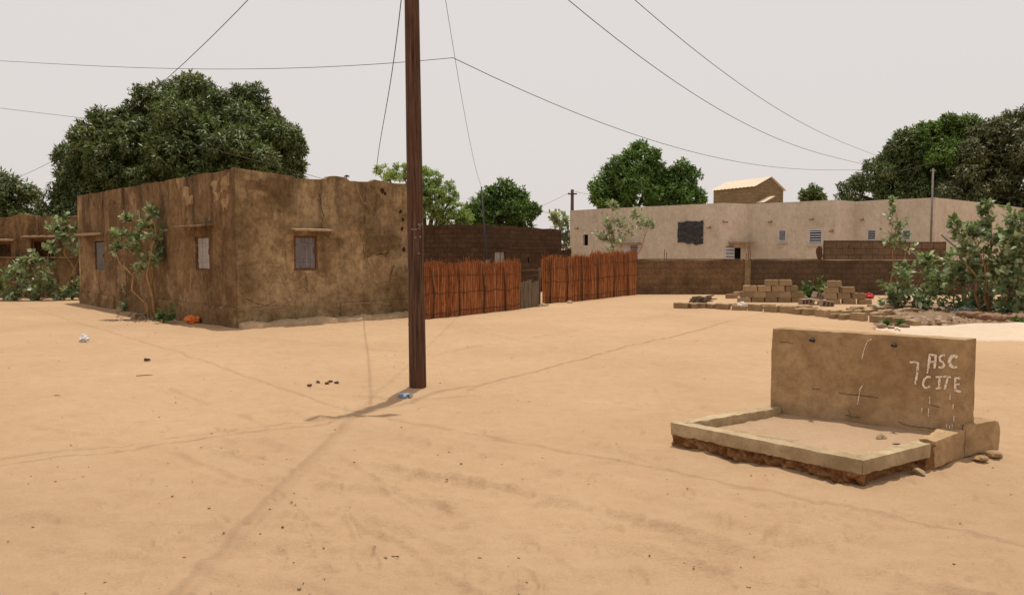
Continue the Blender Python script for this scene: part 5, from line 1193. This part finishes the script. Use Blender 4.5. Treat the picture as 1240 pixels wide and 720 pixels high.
# ------------------------------------------------------------------ litter
def crumple(name, label, px, py, size, mat, cat='plastic bag', seed=1, zs=.6):
    c = gp(px, py); bm = bmesh.new(); bmesh.ops.create_icosphere(bm, subdivisions=4, radius=1)
    for v in bm.verts:
        k = 1 + .5 * float(vnoise(v.co.x * 1.7 + seed, v.co.y * 1.7, v.co.z * 1.7)) + .25 * float(vnoise(v.co.x * 4, v.co.y * 4 + seed, v.co.z * 4)) + .1 * float(vnoise(v.co.x * 9, v.co.y * 9 + seed, v.co.z * 9))
        v.co *= k; v.co.x *= size[0]; v.co.y *= size[1]; v.co.z *= size[2]
    lo = min(v.co.z for v in bm.verts)
    me = bpy.data.meshes.new(name); bm.to_mesh(me); bm.free(); me.transform(Matrix.Translation(c + Vector((0, 0, -lo * .75 + gz(c.x, c.y)))))
    return tag(link(name, me, M[mat], None), label, cat)
crumple('plastic_bag', 'orange plastic bag lying at the foot of the brown house', 233, 392, (.15, .11, .09), 'bag_orange', seed=3)
crumple('plastic_bag', 'white plastic bag lying alone on the sand at left', 101, 414, (.08, .07, .07), 'bag_white', seed=8)
crumple('plastic_wrapper', 'crumpled blue grey wrapper at the foot of the pole', 491, 481, (.075, .05, .03), 'bag_blue', 'wrapper', 5)
crumple('plastic_bag', 'white bag lying on the front block row', 899, 374, (.12, .08, .085), 'bag_white', seed=11)
crumple('plastic_container', 'small red plastic item behind the right block pile', 1052, 361, (.16, .1, .09), 'red', 'plastic litter', 2)
crumple('plastic_wrapper', 'bluish litter among the leaves of the right shrubs', 1166, 380, (.25, .1, .08), 'bag_blue', 'wrapper', 14)
crumple('dung', 'dark dung lump in front of the slender tree', 178, 438, (.045, .035, .018), 'twig', 'dung', 21)
for k, (px, py, l, lab) in enumerate(((176, 455, .11, 'pale dry stick lying flat below the dark dung lump'), (70, 478, .06, 'dark scrap of bark on the left sand'), (478, 677, .03, 'forked twig on the sand near the bottom edge'), (478, 468, .08, 'dry root scrap left of the pole base'), (532, 473, .09, 'tuft of dry straw right of the pole base'))):
    c = gp(px, py); c.z = ground_at(c.x, c.y) + .010; mb = MB()
    for q in range(1 if k < 2 else 4): a = random.uniform(-.6, .9); v = Vector((math.cos(a), math.sin(a), random.uniform(-.02, .05))) * l; mb.tube([c - v, c + Vector((0, 0, .004)), c + v * .8], [l * .05, l * .06, l * .03], 5)
    tag(mb.build('dry_twig', M['gate_wood'] if k == 0 else M['twig'], None, True), lab, 'twig')
for k, (px, py) in enumerate(((385, 462), (400, 461), (396, 463), (407, 462), (375, 466))):
    tag(stone(px, py, .026, 'dark dung pellet in the small group left of the pole', mat='twig', name='dung_pellet', seed=k), None, 'dung', 'dung pellets left of the pole')
def deb():
    r = 2.6 + 22 * random.random()**1.4; a = random.uniform(-.72, .72); x, y = r * math.sin(a), r * math.cos(a); return x, y, float(ground_at(x, y)) + .001
def lit():
    p = gp(random.gauss(178, 16), random.gauss(382, 4)); return p.x, p.y, gz(p.x, p.y) + .01
o = scatter('leaf_litter', 260, lit, .02, .05, M['debris'], .3); tag(o, 'dry fallen leaves under the slender tree by the brown house', 'leaf litter', kind='stuff')
o = scatter('debris', 1300, deb, .0025, .010, M['debris'], .5); tag(o, 'tiny scraps, leaf bits and pebbles strewn over the sand', 'debris', kind='stuff')
